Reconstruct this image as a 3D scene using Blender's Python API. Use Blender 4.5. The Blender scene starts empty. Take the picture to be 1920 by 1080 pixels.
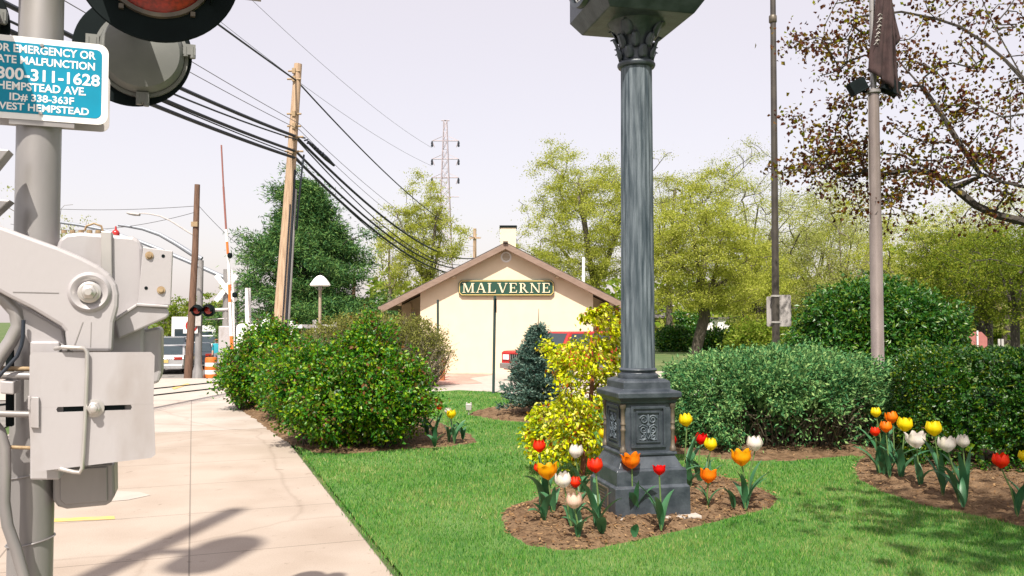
import bpy, bmesh, math, random
import numpy as np
from mathutils import Vector, Matrix, noise as mnoise

# ------------------------------------------------------------------ camera, sky, sun, exposure
SC = bpy.context.scene
COL = SC.collection
R = math.radians
CAMH, F = 1.8, 1600.0
PITCH = math.atan(60 / F)
cam_d = bpy.data.cameras.new("camera")
cam = bpy.data.objects.new("camera", cam_d)
COL.objects.link(cam)
cam.location = (0, 0, CAMH)
cam.rotation_euler = (R(90) + PITCH, 0, 0)
cam_d.sensor_width = 36.0
cam_d.lens = F / 1920 * 36
cam_d.clip_start = 0.05
cam_d.clip_end = 2000
SC.camera = cam

SUN_EL, SUN_AZ = R(54), R(-8)        # azimuth: how far the shadows turn left of straight ahead
sun_d = bpy.data.lights.new("sun", 'SUN')
sun_d.energy = 5.0
sun_d.angle = R(0.6)
sun_d.color = (1.0, 0.93, 0.82)
sun = bpy.data.objects.new("sun", sun_d)
COL.objects.link(sun)
to_light = Vector((math.sin(SUN_AZ) * math.cos(SUN_EL), -math.cos(SUN_AZ) * math.cos(SUN_EL), math.sin(SUN_EL)))
sun.rotation_euler = to_light.to_track_quat('Z', 'Y').to_euler()

W = bpy.data.worlds.new("World")
SC.world = W
W.use_nodes = True
wt = W.node_tree
wt.nodes.clear()
sky = wt.nodes.new('ShaderNodeTexSky')
sky.sky_type = 'NISHITA'
sky.sun_disc = False
sky.sun_elevation = SUN_EL
sky.sun_rotation = math.atan2(to_light.x, to_light.y)
sky.air_density = 1.0
sky.dust_density = 3.0
sky.ozone_density = 1.0
bg = wt.nodes.new('ShaderNodeBackground'); bg.inputs[1].default_value = 0.05
bg2 = wt.nodes.new('ShaderNodeBackground'); bg2.inputs[0].default_value = (0.86, 0.745, 0.715, 1); bg2.inputs[1].default_value = 0.50
add = wt.nodes.new('ShaderNodeAddShader')
wo = wt.nodes.new('ShaderNodeOutputWorld')
wt.links.new(sky.outputs[0], bg.inputs[0])
wt.links.new(bg.outputs[0], add.inputs[0])
wt.links.new(bg2.outputs[0], add.inputs[1])
wt.links.new(add.outputs[0], wo.inputs[0])

SC.view_settings.view_transform = 'Standard'
SC.view_settings.look = 'None'
SC.view_settings.exposure = 0.72
SC.view_settings.gamma = 1.0

rng = np.random.default_rng(7)
random.seed(7)

# ------------------------------------------------------------------ helpers: measuring
CP, SP = math.cos(PITCH), math.sin(PITCH)
def ray(px, py):
    u, v = (px - 960) / F, (540 - py) / F
    return Vector((u, CP - v * SP, SP + v * CP))
def at(px, py, Y):
    d = ray(px, py)
    t = Y / d.y
    return Vector((d.x * t, Y, CAMH + d.z * t))
def gd(px, py, z=0.0):
    d = ray(px, py)
    t = (z - CAMH) / d.z
    return Vector((d.x * t, d.y * t, z))
def sstep(a, b, x):
    t = min(1, max(0, (x - a) / (b - a)))
    return t * t * (3 - 2 * t)
def gz(x, y):
    return -0.95 * sstep(24, 42, y) * sstep(-6.5, -10.5, x + 0.12 * (24 - y) * 0.3)

# ------------------------------------------------------------------ helpers: building meshes
class MB:
    def __init__(s):
        s.v, s.f, s.m, s.sm = [], [], [], []
    def add(s, verts, faces, mi=0, smooth=False, M=None):
        b = len(s.v)
        for p in verts:
            p = Vector(p)
            s.v.append(tuple(M @ p) if M is not None else tuple(p))
        for f in faces:
            s.f.append([b + i for i in f]); s.m.append(mi); s.sm.append(smooth)
    def box(s, c, d, mi=0, M=None, rz=0, taper=1.0):
        x, y, z = d[0] / 2, d[1] / 2, d[2] / 2
        vs = []
        cr, sr = math.cos(rz), math.sin(rz)
        for k, (sx, sy, sz) in enumerate(((-1,-1,-1),(1,-1,-1),(1,1,-1),(-1,1,-1),(-1,-1,1),(1,-1,1),(1,1,1),(-1,1,1))):
            t = taper if sz > 0 else 1.0
            px, py = sx * x * t, sy * y * t
            vs.append((c[0] + px * cr - py * sr, c[1] + px * sr + py * cr, c[2] + sz * z))
        s.add(vs, [(3,2,1,0),(4,5,6,7),(0,1,5,4),(1,2,6,5),(2,3,7,6),(3,0,4,7)], mi, False, M)
    def prism(s, pts, y0, y1, mi=0, M=None, smooth=False):       # pts (x, z) pushed along y
        n = len(pts)
        vs = [(p[0], y0, p[1]) for p in pts] + [(p[0], y1, p[1]) for p in pts]
        fs = [tuple(range(n)), tuple(range(2 * n - 1, n - 1, -1))] + [(i, n + i, n + (i + 1) % n, (i + 1) % n) for i in range(n)]
        s.add(vs, fs, mi, smooth, M)
    def prismz(s, pts, z0, z1, mi=0, M=None, smooth=False):
        n = len(pts)
        vs = [(p[0], p[1], z0) for p in pts] + [(p[0], p[1], z1) for p in pts]
        fs = [tuple(range(n - 1, -1, -1)), tuple(range(n, 2 * n))] + [(i, (i + 1) % n, n + (i + 1) % n, n + i) for i in range(n)]
        s.add(vs, fs, mi, smooth, M)
    def tube(s, path, rad, n=8, mi=0, M=None, smooth=True, caps=True):
        path = [Vector(p) for p in path]
        if not hasattr(rad, '__len__'): rad = [rad] * len(path)
        vs, fs = [], []
        ref = None
        for i, p in enumerate(path):
            d = (path[min(i + 1, len(path) - 1)] - path[max(i - 1, 0)])
            if d.length < 1e-9: d = Vector((0, 0, 1))
            d.normalize()
            if ref is None:
                ref = Vector((0, 0, 1)) if abs(d.z) < 0.9 else Vector((1, 0, 0))
            a = d.cross(ref)
            if a.length < 1e-6: a = d.cross(Vector((0, 1, 0.1)))
            a.normalize(); b = a.cross(d).normalized(); ref = b
            for k in range(n):
                t = 2 * math.pi * k / n
                vs.append(p + (a * math.cos(t) + b * math.sin(t)) * rad[i])
        for i in range(len(path) - 1):
            for k in range(n):
                fs.append((i * n + k, i * n + (k + 1) % n, (i + 1) * n + (k + 1) % n, (i + 1) * n + k))
        s.add(vs, fs, mi, smooth, M)
        if caps:
            s.add(vs[:n], [tuple(range(n - 1, -1, -1))], mi, False, M)
            s.add(vs[-n:], [tuple(range(n))], mi, False, M)
    def lathe(s, prof, n=24, c=(0, 0, 0), mi=0, M=None, smooth=True, caps=True, mod=None):
        vs, fs = [], []
        for r, z in prof:
            for k in range(n):
                t = 2 * math.pi * k / n
                rr = r * (mod(t, z) if mod else 1)
                vs.append((c[0] + rr * math.cos(t), c[1] + rr * math.sin(t), c[2] + z))
        for i in range(len(prof) - 1):
            for k in range(n):
                fs.append((i * n + k, i * n + (k + 1) % n, (i + 1) * n + (k + 1) % n, (i + 1) * n + k))
        s.add(vs, fs, mi, smooth, M)
        if caps:
            if prof[0][0] > 1e-5: s.add(vs[:n], [tuple(range(n - 1, -1, -1))], mi, False, M)
            if prof[-1][0] > 1e-5: s.add(vs[-n:], [tuple(range(n))], mi, False, M)
    def build(s, name, mats, parent=None, loc=None, rz=0, bevel=0, angle=40, recalc=True):
        me = bpy.data.meshes.new(name)
        me.from_pydata(s.v, [], s.f)
        if not isinstance(mats, (list, tuple)): mats = [mats]
        for m in mats: me.materials.append(m)
        me.polygons.foreach_set('material_index', s.m)
        me.polygons.foreach_set('use_smooth', s.sm)
        if recalc:
            bm = bmesh.new(); bm.from_mesh(me)
            bmesh.ops.remove_doubles(bm, verts=bm.verts, dist=1e-5)
            bmesh.ops.recalc_face_normals(bm, faces=bm.faces)
            bm.to_mesh(me); bm.free()
        if any(s.sm): me.set_sharp_from_angle(angle=R(angle))
        me.update()
        o = bpy.data.objects.new(name, me)
        COL.objects.link(o)
        if parent is not None: o.parent = parent
        if loc is not None: o.location = loc
        o.rotation_euler.z = rz
        if bevel:
            b = o.modifiers.new('bevel', 'BEVEL'); b.width = bevel; b.segments = 2; b.limit_method = 'ANGLE'; b.angle_limit = R(35)
        return o

RY = Matrix.Rotation(R(90), 4, 'X')      # turns a lathe about z into one about -y .. +y
def roty(c=(0, 0, 0)):
    return Matrix.Translation(c) @ Matrix.Rotation(R(-90), 4, 'X')    # lathe z axis -> +y

def np_obj(name, V, Fc, mat, parent=None, loc=None, smooth=False):
    me = bpy.data.meshes.new(name)
    k = Fc.shape[1]
    me.vertices.add(len(V)); me.vertices.foreach_set('co', np.ascontiguousarray(V, dtype=np.float32).ravel())
    me.loops.add(Fc.size); me.loops.foreach_set('vertex_index', np.ascontiguousarray(Fc, dtype=np.int32).ravel())
    me.polygons.add(len(Fc)); me.polygons.foreach_set('loop_start', np.arange(0, Fc.size, k, dtype=np.int32))
    me.polygons.foreach_set('use_smooth', np.full(len(Fc), smooth))
    me.update(calc_edges=True)
    for m in (mat if isinstance(mat, (list, tuple)) else [mat]): me.materials.append(m)
    o = bpy.data.objects.new(name, me); COL.objects.link(o)
    if parent is not None: o.parent = parent
    if loc is not None: o.location = loc
    return o

def tag(o, label=None, cat=None, group=None, kind=None):
    if label: o['label'] = label
    if cat: o['category'] = cat
    if group: o['group'] = group
    if kind: o['kind'] = kind
    return o
def thing(name, label, cat, loc=(0, 0, 0), rz=0, group=None):
    o = bpy.data.objects.new(name, None); COL.objects.link(o)
    o.empty_display_size = 0.2
    o.location = loc; o.rotation_euler.z = rz
    return tag(o, label, cat, group)

# ------------------------------------------------------------------ helpers: materials
def nodes_of(m):
    m.use_nodes = True
    nt = m.node_tree
    return nt, nt.nodes['Principled BSDF'], nt.nodes['Material Output']
def mat(name, col, rough=0.6, metal=0.0, col2=None, scale=6.0, stretch=(1, 1, 1), bump=0.0, bscale=None, lo=0.35, hi=0.65, spec=0.5, detail=5.0):
    m = bpy.data.materials.new(name)
    nt, p, out = nodes_of(m)
    p.inputs['Roughness'].default_value = rough
    p.inputs['Metallic'].default_value = metal
    p.inputs['Specular IOR Level'].default_value = spec
    tc = nt.nodes.new('ShaderNodeTexCoord')
    mp = nt.nodes.new('ShaderNodeMapping'); mp.inputs['Scale'].default_value = stretch
    nt.links.new(tc.outputs['Object'], mp.inputs[0])
    if col2 is None: col2 = tuple(c * 0.86 for c in col)
    n = nt.nodes.new('ShaderNodeTexNoise'); n.inputs['Scale'].default_value = scale; n.inputs['Detail'].default_value = detail
    nt.links.new(mp.outputs[0], n.inputs[0])
    r = nt.nodes.new('ShaderNodeValToRGB')
    r.color_ramp.elements[0].position = lo; r.color_ramp.elements[0].color = (*col2, 1)
    r.color_ramp.elements[1].position = hi; r.color_ramp.elements[1].color = (*col, 1)
    nt.links.new(n.outputs[0], r.inputs[0]); nt.links.new(r.outputs[0], p.inputs['Base Color'])
    if bump:
        b = nt.nodes.new('ShaderNodeBump'); b.inputs['Strength'].default_value = bump; b.inputs['Distance'].default_value = 0.02
        n2 = nt.nodes.new('ShaderNodeTexNoise'); n2.inputs['Scale'].default_value = bscale or scale * 5; n2.inputs['Detail'].default_value = 6
        nt.links.new(mp.outputs[0], n2.inputs[0]); nt.links.new(n2.outputs[0], b.inputs['Height']); nt.links.new(b.outputs[0], p.inputs['Normal'])
    return m
def leaf_mat(name, cols, trans=0.3, rough=0.5, nscale=1.2, namt=0.35, spec=0.16):
    """every leaf takes one of the colours by chance; a slow noise shifts the mix from clump to clump"""
    m = bpy.data.materials.new(name)
    nt, p, out = nodes_of(m)
    g = nt.nodes.new('ShaderNodeNewGeometry')
    tc = nt.nodes.new('ShaderNodeTexCoord')
    n = nt.nodes.new('ShaderNodeTexNoise'); n.inputs['Scale'].default_value = nscale; n.inputs['Detail'].default_value = 2
    nt.links.new(tc.outputs['Object'], n.inputs[0])
    a = nt.nodes.new('ShaderNodeMath'); a.operation = 'MULTIPLY_ADD'; a.inputs[1].default_value = namt * 2; a.inputs[2].default_value = -namt
    nt.links.new(n.outputs[0], a.inputs[0])
    s = nt.nodes.new('ShaderNodeMath'); s.operation = 'ADD'; s.use_clamp = True
    nt.links.new(g.outputs['Random Per Island'], s.inputs[0]); nt.links.new(a.outputs[0], s.inputs[1])
    r = nt.nodes.new('ShaderNodeValToRGB')
    def sat(c, k=1.28):
        l = .25 * c[0] + .65 * c[1] + .1 * c[2]
        return tuple(max(.003, l + (x - l) * k) for x in c)
    cols = [sat(c, 1.15 if 'spring' in name or 'bud' in name else 1.28) for c in cols]
    el = r.color_ramp.elements
    while len(el) < len(cols): el.new(0.5)
    for i, c in enumerate(cols):
        el[i].position = i / (len(cols) - 1); el[i].color = (*c, 1)
    nt.links.new(s.outputs[0], r.inputs[0])
    nt.links.new(r.outputs[0], p.inputs['Base Color'])
    p.inputs['Roughness'].default_value = rough
    p.inputs['Specular IOR Level'].default_value = spec
    t = nt.nodes.new('ShaderNodeBsdfTranslucent')
    nt.links.new(r.outputs[0], t.inputs[0])
    mx = nt.nodes.new('ShaderNodeMixShader'); mx.inputs[0].default_value = trans
    nt.links.new(p.outputs[0], mx.inputs[1]); nt.links.new(t.outputs[0], mx.inputs[2])
    nt.links.new(mx.outputs[0], out.inputs[0])
    return m

M = {}
M['silver'] = mat('silver_paint', (0.375, 0.358, 0.368), 0.36, 0.12, (0.29, 0.262, 0.252), 2.6, stretch=(1.6, 1, .7), bump=0.03, bscale=45, lo=.30, hi=.46, detail=9)
M['galv'] = mat('galvanised_steel', (0.33, 0.315, 0.31), 0.38, 0.35, (0.22, 0.21, 0.21), 4, stretch=(1, 1, .3))
M['steel'] = mat('bright_steel', (0.52, 0.5, 0.48), 0.35, 0.6)
M['rust'] = mat('rusty_bolt', (0.36, 0.27, 0.16), 0.7, 0.2, (0.24, 0.16, 0.09), 60)
M['black'] = mat('black_paint', (0.005, 0.010, 0.011), 0.75, 0, (0.003, 0.006, 0.007), 5, spec=.12)
M['housing'] = mat('dull_grey_housing', (0.20, 0.205, 0.195), 0.55, 0.2, (0.15, 0.155, 0.15), 5)
M['rubber'] = mat('black_rubber', (0.012, 0.012, 0.013), 0.7)
M['white'] = mat('white_paint', (0.78, 0.77, 0.76), 0.5, 0, (0.68, 0.66, 0.65), 5)
M['sign_teal'] = mat('blue_green_sign_face', (0.001, 0.225, 0.36), 0.5, 0, (0.001, 0.195, 0.31), 8, spec=.2)
M['sign_white'] = mat('white_sign_face', (0.80, 0.79, 0.79), 0.4)
M['sign_back'] = mat('aluminium_sign_back', (0.50, 0.47, 0.46), 0.4, 0.3)
M['iron'] = mat('clock_iron', (0.058, 0.070, 0.086), 0.40, 0.15, (0.026, 0.034, 0.045), 9, bump=0.12, bscale=40)
M['iron_streak'] = mat('weathered_column_iron', (0.125, 0.152, 0.178), 0.6, 0.05, (0.026, 0.042, 0.056), 7, stretch=(4.5, 4.5, 0.40), bump=0.25, bscale=25, lo=0.36, hi=0.70, detail=9)
M['bronze'] = mat('worn_bronze', (0.15, 0.12, 0.085), 0.45, 0.3, (0.07, 0.06, 0.048), 14)
M['cream'] = mat('cream_stucco', (0.69, 0.575, 0.425), 0.9, 0, (0.655, 0.545, 0.40), 2.5, bump=0.3, bscale=70)
M['beige'] = mat('beige_trim', (0.46, 0.36, 0.24), 0.7)
M['fascia'] = mat('brown_fascia', (0.235, 0.165, 0.13), 0.6, 0, (0.19, 0.13, 0.10), 6, stretch=(1, 1, 3))
M['shingle'] = mat('dark_shingle', (0.085, 0.07, 0.062), 0.9, 0, (0.05, 0.042, 0.04), 18)
M['soffit'] = mat('brown_soffit', (0.13, 0.085, 0.055), 0.7)
M['sign_green'] = mat('dark_green_board', (0.012, 0.060, 0.040), 0.45)
M['gold'] = mat('gold_leaf', (0.60, 0.45, 0.16), 0.4, 0.1)
M['letter'] = mat('cream_gilt_letter', (0.74, 0.66, 0.46), 0.45)
M['glass'] = mat('dark_window_glass', (0.03, 0.045, 0.055), 0.08, 0, spec=0.7)
M['wood'] = mat('pale_weathered_pole', (0.46, 0.33, 0.225), 0.85, 0, (0.27, 0.18, 0.115), 5, stretch=(6, 6, 0.35), bump=0.4, bscale=30, lo=0.3, hi=0.6)
M['wood_brown'] = mat('brown_pole_wood', (0.17, 0.095, 0.062), 0.85, 0, (0.085, 0.046, 0.03), 6, stretch=(5, 5, 0.4), bump=0.3)
M['wire'] = mat('black_cable', (0.012, 0.018, 0.03), 0.6)
M['wire_thin'] = mat('grey_wire', (0.11, 0.11, 0.12), 0.6)
M['bark'] = mat('grey_bark', (0.105, 0.088, 0.066), 0.9, 0, (0.05, 0.042, 0.032), 4, stretch=(4, 4, 0.8), bump=0.6, bscale=14)
M['bark_dark'] = mat('dark_bark', (0.060, 0.050, 0.040), 0.9, 0, (0.028, 0.024, 0.02), 5, stretch=(4, 4, 0.8), bump=0.6, bscale=14)
M['bark_pale'] = mat('pale_bark', (0.17, 0.145, 0.10), 0.9, 0, (0.08, 0.07, 0.05), 4, stretch=(4, 4, 0.8), bump=0.6, bscale=14)
M['red_car'] = mat('red_car_paint', (0.40, 0.022, 0.02), 0.25, 0, (0.37, 0.02, 0.018), 3, spec=0.6)
M['silver_car'] = mat('silver_car_paint', (0.40, 0.40, 0.41), 0.28, 0.4)
M['dark_car'] = mat('dark_blue_car_paint', (0.02, 0.03, 0.045), 0.25, 0, spec=0.6)
M['white_car'] = mat('white_car_paint', (0.70, 0.70, 0.71), 0.3)
M['chrome'] = mat('chrome_trim', (0.50, 0.49, 0.48), 0.25, 0.8)
M['red_lens'] = mat('red_lens', (0.36, 0.022, 0.012), 0.25, 0, (0.16, 0.012, 0.008), 60)
M['clear_lens'] = mat('clear_lens', (0.72, 0.73, 0.74), 0.15)
M['orange'] = mat('orange_plastic', (0.72, 0.17, 0.03), 0.5)
M['yellow_paint'] = mat('yellow_line_paint', (0.55, 0.38, 0.09), 0.8, 0, (0.42, 0.31, 0.17), 9)
M['post_green'] = mat('dark_green_post', (0.022, 0.05, 0.05), 0.5, 0.2)
M['pole_dark'] = mat('dark_bronze_pole', (0.075, 0.065, 0.055), 0.45, 0.3, (0.05, 0.043, 0.038), 4)
M['pole_pink'] = mat('brushed_flagpole', (0.27, 0.225, 0.21), 0.35, 0.35, (0.20, 0.165, 0.155), 5, stretch=(1, 1, .4))
M['flag'] = mat('dark_maroon_cloth', (0.052, 0.028, 0.028), 0.9, 0, (0.030, 0.016, 0.017), 7)
M['pink'] = mat('pink_siding', (0.55, 0.35, 0.32), 0.8)
M['brick'] = mat('pale_brown_brick', (0.36, 0.24, 0.16), 0.9, 0, (0.30, 0.2, 0.13), 8)
M['skin'] = mat('skin', (0.45, 0.26, 0.18), 0.6)
M['shirt'] = mat('teal_shirt', (0.02, 0.30, 0.38), 0.8)
M['jeans'] = mat('pale_jeans', (0.22, 0.24, 0.28), 0.9)
M['roofgrey'] = mat('grey_roof', (0.10, 0.09, 0.095), 0.9)
M['pylon'] = mat('haze_paled_pylon_steel', (0.44, 0.38, 0.41), 0.6, 0.2)  # pale pinkish tint stands in for distance haze on the tower
M['dial'] = mat('white_clock_dial', (0.75, 0.74, 0.70), 0.3)

# ground materials
def ground_mat(name, c1, c2, c3, s1, s2, bump=0.5, bs=40):
    m = bpy.data.materials.new(name)
    nt, p, out = nodes_of(m)
    p.inputs['Roughness'].default_value = 0.95; p.inputs['Specular IOR Level'].default_value = 0.2
    tc = nt.nodes.new('ShaderNodeTexCoord')
    a = nt.nodes.new('ShaderNodeTexNoise'); a.inputs['Scale'].default_value = s1; a.inputs['Detail'].default_value = 6
    b = nt.nodes.new('ShaderNodeTexNoise'); b.inputs['Scale'].default_value = s2; b.inputs['Detail'].default_value = 4
    for n in (a, b): nt.links.new(tc.outputs['Object'], n.inputs[0])
    r = nt.nodes.new('ShaderNodeValToRGB')
    r.color_ramp.elements[0].position = 0.36; r.color_ramp.elements[0].color = (*c1, 1)
    r.color_ramp.elements[1].position = 0.64; r.color_ramp.elements[1].color = (*c2, 1)
    nt.links.new(a.outputs[0], r.inputs[0])
    r2 = nt.nodes.new('ShaderNodeValToRGB')
    r2.color_ramp.elements[0].position = 0.45; r2.color_ramp.elements[0].color = (0, 0, 0, 1)
    r2.color_ramp.elements[1].position = 0.7; r2.color_ramp.elements[1].color = (1, 1, 1, 1)
    nt.links.new(b.outputs[0], r2.inputs[0])
    mx = nt.nodes.new('ShaderNodeMix'); mx.data_type = 'RGBA'
    nt.links.new(r2.outputs[0], mx.inputs[0]); nt.links.new(r.outputs[0], mx.inputs[6]); mx.inputs[7].default_value = (*c3, 1)
    nt.links.new(mx.outputs[2], p.inputs['Base Color'])
    bu = nt.nodes.new('ShaderNodeBump'); bu.inputs['Strength'].default_value = bump; bu.inputs['Distance'].default_value = 0.03
    n2 = nt.nodes.new('ShaderNodeTexNoise'); n2.inputs['Scale'].default_value = bs; n2.inputs['Detail'].default_value = 8
    nt.links.new(tc.outputs['Object'], n2.inputs[0]); nt.links.new(n2.outputs[0], bu.inputs['Height']); nt.links.new(bu.outputs[0], p.inputs['Normal'])
    return m
M['earth'] = ground_mat('dry_ground', (0.05, 0.095, 0.03), (0.09, 0.135, 0.045), (0.13, 0.15, 0.065), 3, 0.4)
M['lawn'] = ground_mat('lawn_turf', (0.055, 0.145, 0.030), (0.095, 0.20, 0.046), (0.13, 0.225, 0.066), 9, 0.9, 0.8, 90)
M['mulch'] = ground_mat('bark_mulch', (0.085, 0.050, 0.027), (0.175, 0.110, 0.062), (0.21, 0.138, 0.082), 16, 7, 1.0, 45)
M['asphalt'] = ground_mat('asphalt', (0.15, 0.14, 0.135), (0.19, 0.18, 0.17), (0.22, 0.205, 0.19), 30, 1.2)
M['apron'] = ground_mat('pale_concrete', (0.36, 0.32, 0.29), (0.41, 0.37, 0.335), (0.38, 0.335, 0.30), 4, 0.8, 0.2)
M['brickpave'] = ground_mat('red_pavers', (0.36, 0.20, 0.165), (0.42, 0.25, 0.21), (0.45, 0.30, 0.25), 9, 1.1, 0.3)
def slab_mat(name, c1, c2, size):
    m = bpy.data.materials.new(name)
    nt, p, out = nodes_of(m)
    p.inputs['Roughness'].default_value = 0.9; p.inputs['Specular IOR Level'].default_value = 0.25
    tc = nt.nodes.new('ShaderNodeTexCoord')
    br = nt.nodes.new('ShaderNodeTexBrick'); br.offset = 0; br.squash = 1
    br.inputs['Scale'].default_value = 1.0; br.inputs['Mortar Size'].default_value = 0.008; br.inputs['Mortar Smooth'].default_value = 0.3
    br.inputs['Brick Width'].default_value = size; br.inputs['Row Height'].default_value = size * 1.12
    br.inputs['Color1'].default_value = (*c1, 1); br.inputs['Color2'].default_value = (*[c * 0.95 for c in c1], 1); br.inputs['Mortar'].default_value = (*[c * 0.55 for c in c1], 1)
    nt.links.new(tc.outputs['Object'], br.inputs[0])
    n = nt.nodes.new('ShaderNodeTexNoise'); n.inputs['Scale'].default_value = 1.1; n.inputs['Detail'].default_value = 7
    n3 = nt.nodes.new('ShaderNodeTexNoise'); n3.inputs['Scale'].default_value = 90; n3.inputs['Detail'].default_value = 3
    for q in (n, n3): nt.links.new(tc.outputs['Object'], q.inputs[0])
    r = nt.nodes.new('ShaderNodeValToRGB')
    r.color_ramp.elements[0].position = 0.3; r.color_ramp.elements[0].color = (0.84, 0.81, 0.78, 1)
    r.color_ramp.elements[1].position = 0.62; r.color_ramp.elements[1].color = (1, 1, 1, 1)
    nt.links.new(n.outputs[0], r.inputs[0])
    r3 = nt.nodes.new('ShaderNodeValToRGB')
    r3.color_ramp.elements[0].position = 0.3; r3.color_ramp.elements[0].color = (0.86, 0.86, 0.86, 1)
    r3.color_ramp.elements[1].position = 0.6; r3.color_ramp.elements[1].color = (1, 1, 1, 1)
    nt.links.new(n3.outputs[0], r3.inputs[0])
    m1 = nt.nodes.new('ShaderNodeMix'); m1.data_type = 'RGBA'; m1.blend_type = 'MULTIPLY'; m1.inputs[0].default_value = 1
    m2 = nt.nodes.new('ShaderNodeMix'); m2.data_type = 'RGBA'; m2.blend_type = 'MULTIPLY'; m2.inputs[0].default_value = 1
    nt.links.new(br.outputs[0], m1.inputs[6]); nt.links.new(r.outputs[0], m1.inputs[7])
    nt.links.new(m1.outputs[2], m2.inputs[6]); nt.links.new(r3.outputs[0], m2.inputs[7])
    v = nt.nodes.new('ShaderNodeTexNoise'); v.inputs['Scale'].default_value = 7; v.inputs['Detail'].default_value = 3; v.inputs['Distortion'].default_value = .6
    nt.links.new(tc.outputs['Object'], v.inputs[0])
    r4 = nt.nodes.new('ShaderNodeValToRGB')
    r4.color_ramp.elements[0].position = 0.66; r4.color_ramp.elements[0].color = (1, 1, 1, 1)
    r4.color_ramp.elements[1].position = 0.76; r4.color_ramp.elements[1].color = (0.74, 0.71, 0.69, 1)
    nt.links.new(v.outputs[0], r4.inputs[0])
    ck = nt.nodes.new('ShaderNodeTexVoronoi'); ck.feature = 'DISTANCE_TO_EDGE'; ck.inputs['Scale'].default_value = .2
    wv = nt.nodes.new('ShaderNodeMix'); wv.data_type = 'RGBA'; wv.blend_type = 'ADD'; wv.inputs[0].default_value = .35
    nt.links.new(tc.outputs['Object'], wv.inputs[6]); nt.links.new(n.outputs[1], wv.inputs[7]); nt.links.new(wv.outputs[2], ck.inputs[0])
    r5 = nt.nodes.new('ShaderNodeValToRGB')
    r5.color_ramp.elements[0].position = 0.0; r5.color_ramp.elements[0].color = (0.86, 0.85, 0.84, 1)
    r5.color_ramp.elements[1].position = 0.006; r5.color_ramp.elements[1].color = (1, 1, 1, 1)
    nt.links.new(ck.outputs[0], r5.inputs[0])
    m3 = nt.nodes.new('ShaderNodeMix'); m3.data_type = 'RGBA'; m3.blend_type = 'MULTIPLY'; m3.inputs[0].default_value = 1
    m4 = nt.nodes.new('ShaderNodeMix'); m4.data_type = 'RGBA'; m4.blend_type = 'MULTIPLY'; m4.inputs[0].default_value = 1
    nt.links.new(m2.outputs[2], m3.inputs[6]); nt.links.new(r4.outputs[0], m3.inputs[7])
    nt.links.new(m3.outputs[2], m4.inputs[6]); nt.links.new(r5.outputs[0], m4.inputs[7])
    nt.links.new(m4.outputs[2], p.inputs['Base Color'])
    return m
M['slab'] = slab_mat('old_sidewalk_slabs', (0.375, 0.318, 0.272), None, 1.347)
M['slab_new'] = slab_mat('new_sidewalk_slabs', (0.42, 0.37, 0.335), None, 1.347)

# ------------------------------------------------------------------ the setting: ground, sidewalk, road, tracks, lawn, beds
STREET = math.atan(0.374)                        # the street and sidewalk run this far left of straight ahead
SX, SY = math.cos(STREET), math.sin(STREET)
S0 = Vector((1.438, 0, 0))                       # a point on the right edge of the sidewalk
def st(x, y):                                    # street frame -> world
    return Vector((S0.x + x * SX - y * SY, S0.y + x * SY + y * SX, 0))
def edge_x(Y): return 1.438 - 0.374 * Y

def axis(lo, hi, dense_lo, dense_hi, step):
    a = [lo, lo * .6, lo * .35] + list(np.arange(dense_lo, dense_hi + .01, step)) + [hi * .35, hi * .6, hi]
    return sorted(set(a))
def ground():
    xs = axis(-700, 700, -70, 40, 1.0); ys = sorted(set([-60, -30, -10] + list(np.arange(0, 80, 1.0)) + [90, 110, 150, 220, 350, 600, 900]))
    V = [(x, y, gz(x, y) - 0.035) for y in ys for x in xs]
    nx = len(xs)
    Fc = [(j * nx + i, j * nx + i + 1, (j + 1) * nx + i + 1, (j + 1) * nx + i) for j in range(len(ys) - 1) for i in range(nx - 1)]
    o = np_obj('ground', np.array(V), np.array(Fc), M['earth'], smooth=True)
    tag(o, kind='structure')
ground()

def sheet(name, x0, x1, y0, y1, m, off, dx=1.0, dy=1.0, frame=None):      # a sheet in the street frame laid over the ground
    xs = np.linspace(x0, x1, max(2, int((x1 - x0) / dx) + 1)); ys = np.linspace(y0, y1, max(2, int((y1 - y0) / dy) + 1))
    V = []
    for y in ys:
        for x in xs:
            w = st(x, y)
            V.append((x, y, gz(w.x, w.y) + off))
    nx = len(xs)
    Fc = [(j * nx + i, j * nx + i + 1, (j + 1) * nx + i + 1, (j + 1) * nx + i) for j in range(len(ys) - 1) for i in range(nx - 1)]
    o = np_obj(name, np.array(V), np.array(Fc), m, smooth=True)
    o.location = S0; o.rotation_euler.z = STREET
    return tag(o, kind='structure')
sheet('road', -17, -4.3, -12, 160, M['asphalt'], -0.012)
sheet('road', -4.4, 1.6, 30, 160, M['asphalt'], -0.010)
sheet('sidewalk', -4.041, 0, -10, 15.3, M['slab'], 0.0)
sheet('sidewalk', -4.041, 0, 15.31, 21.6, M['slab_new'], 0.001)
# a raised kerb edge between sidewalk and road
k = MB(); k.box((-4.15, 2.5, -0.07), (0.2, 25, 0.15)); o = k.build('kerb', M['apron'], None, S0, STREET, bevel=0.01); tag(o, kind='structure')
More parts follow.
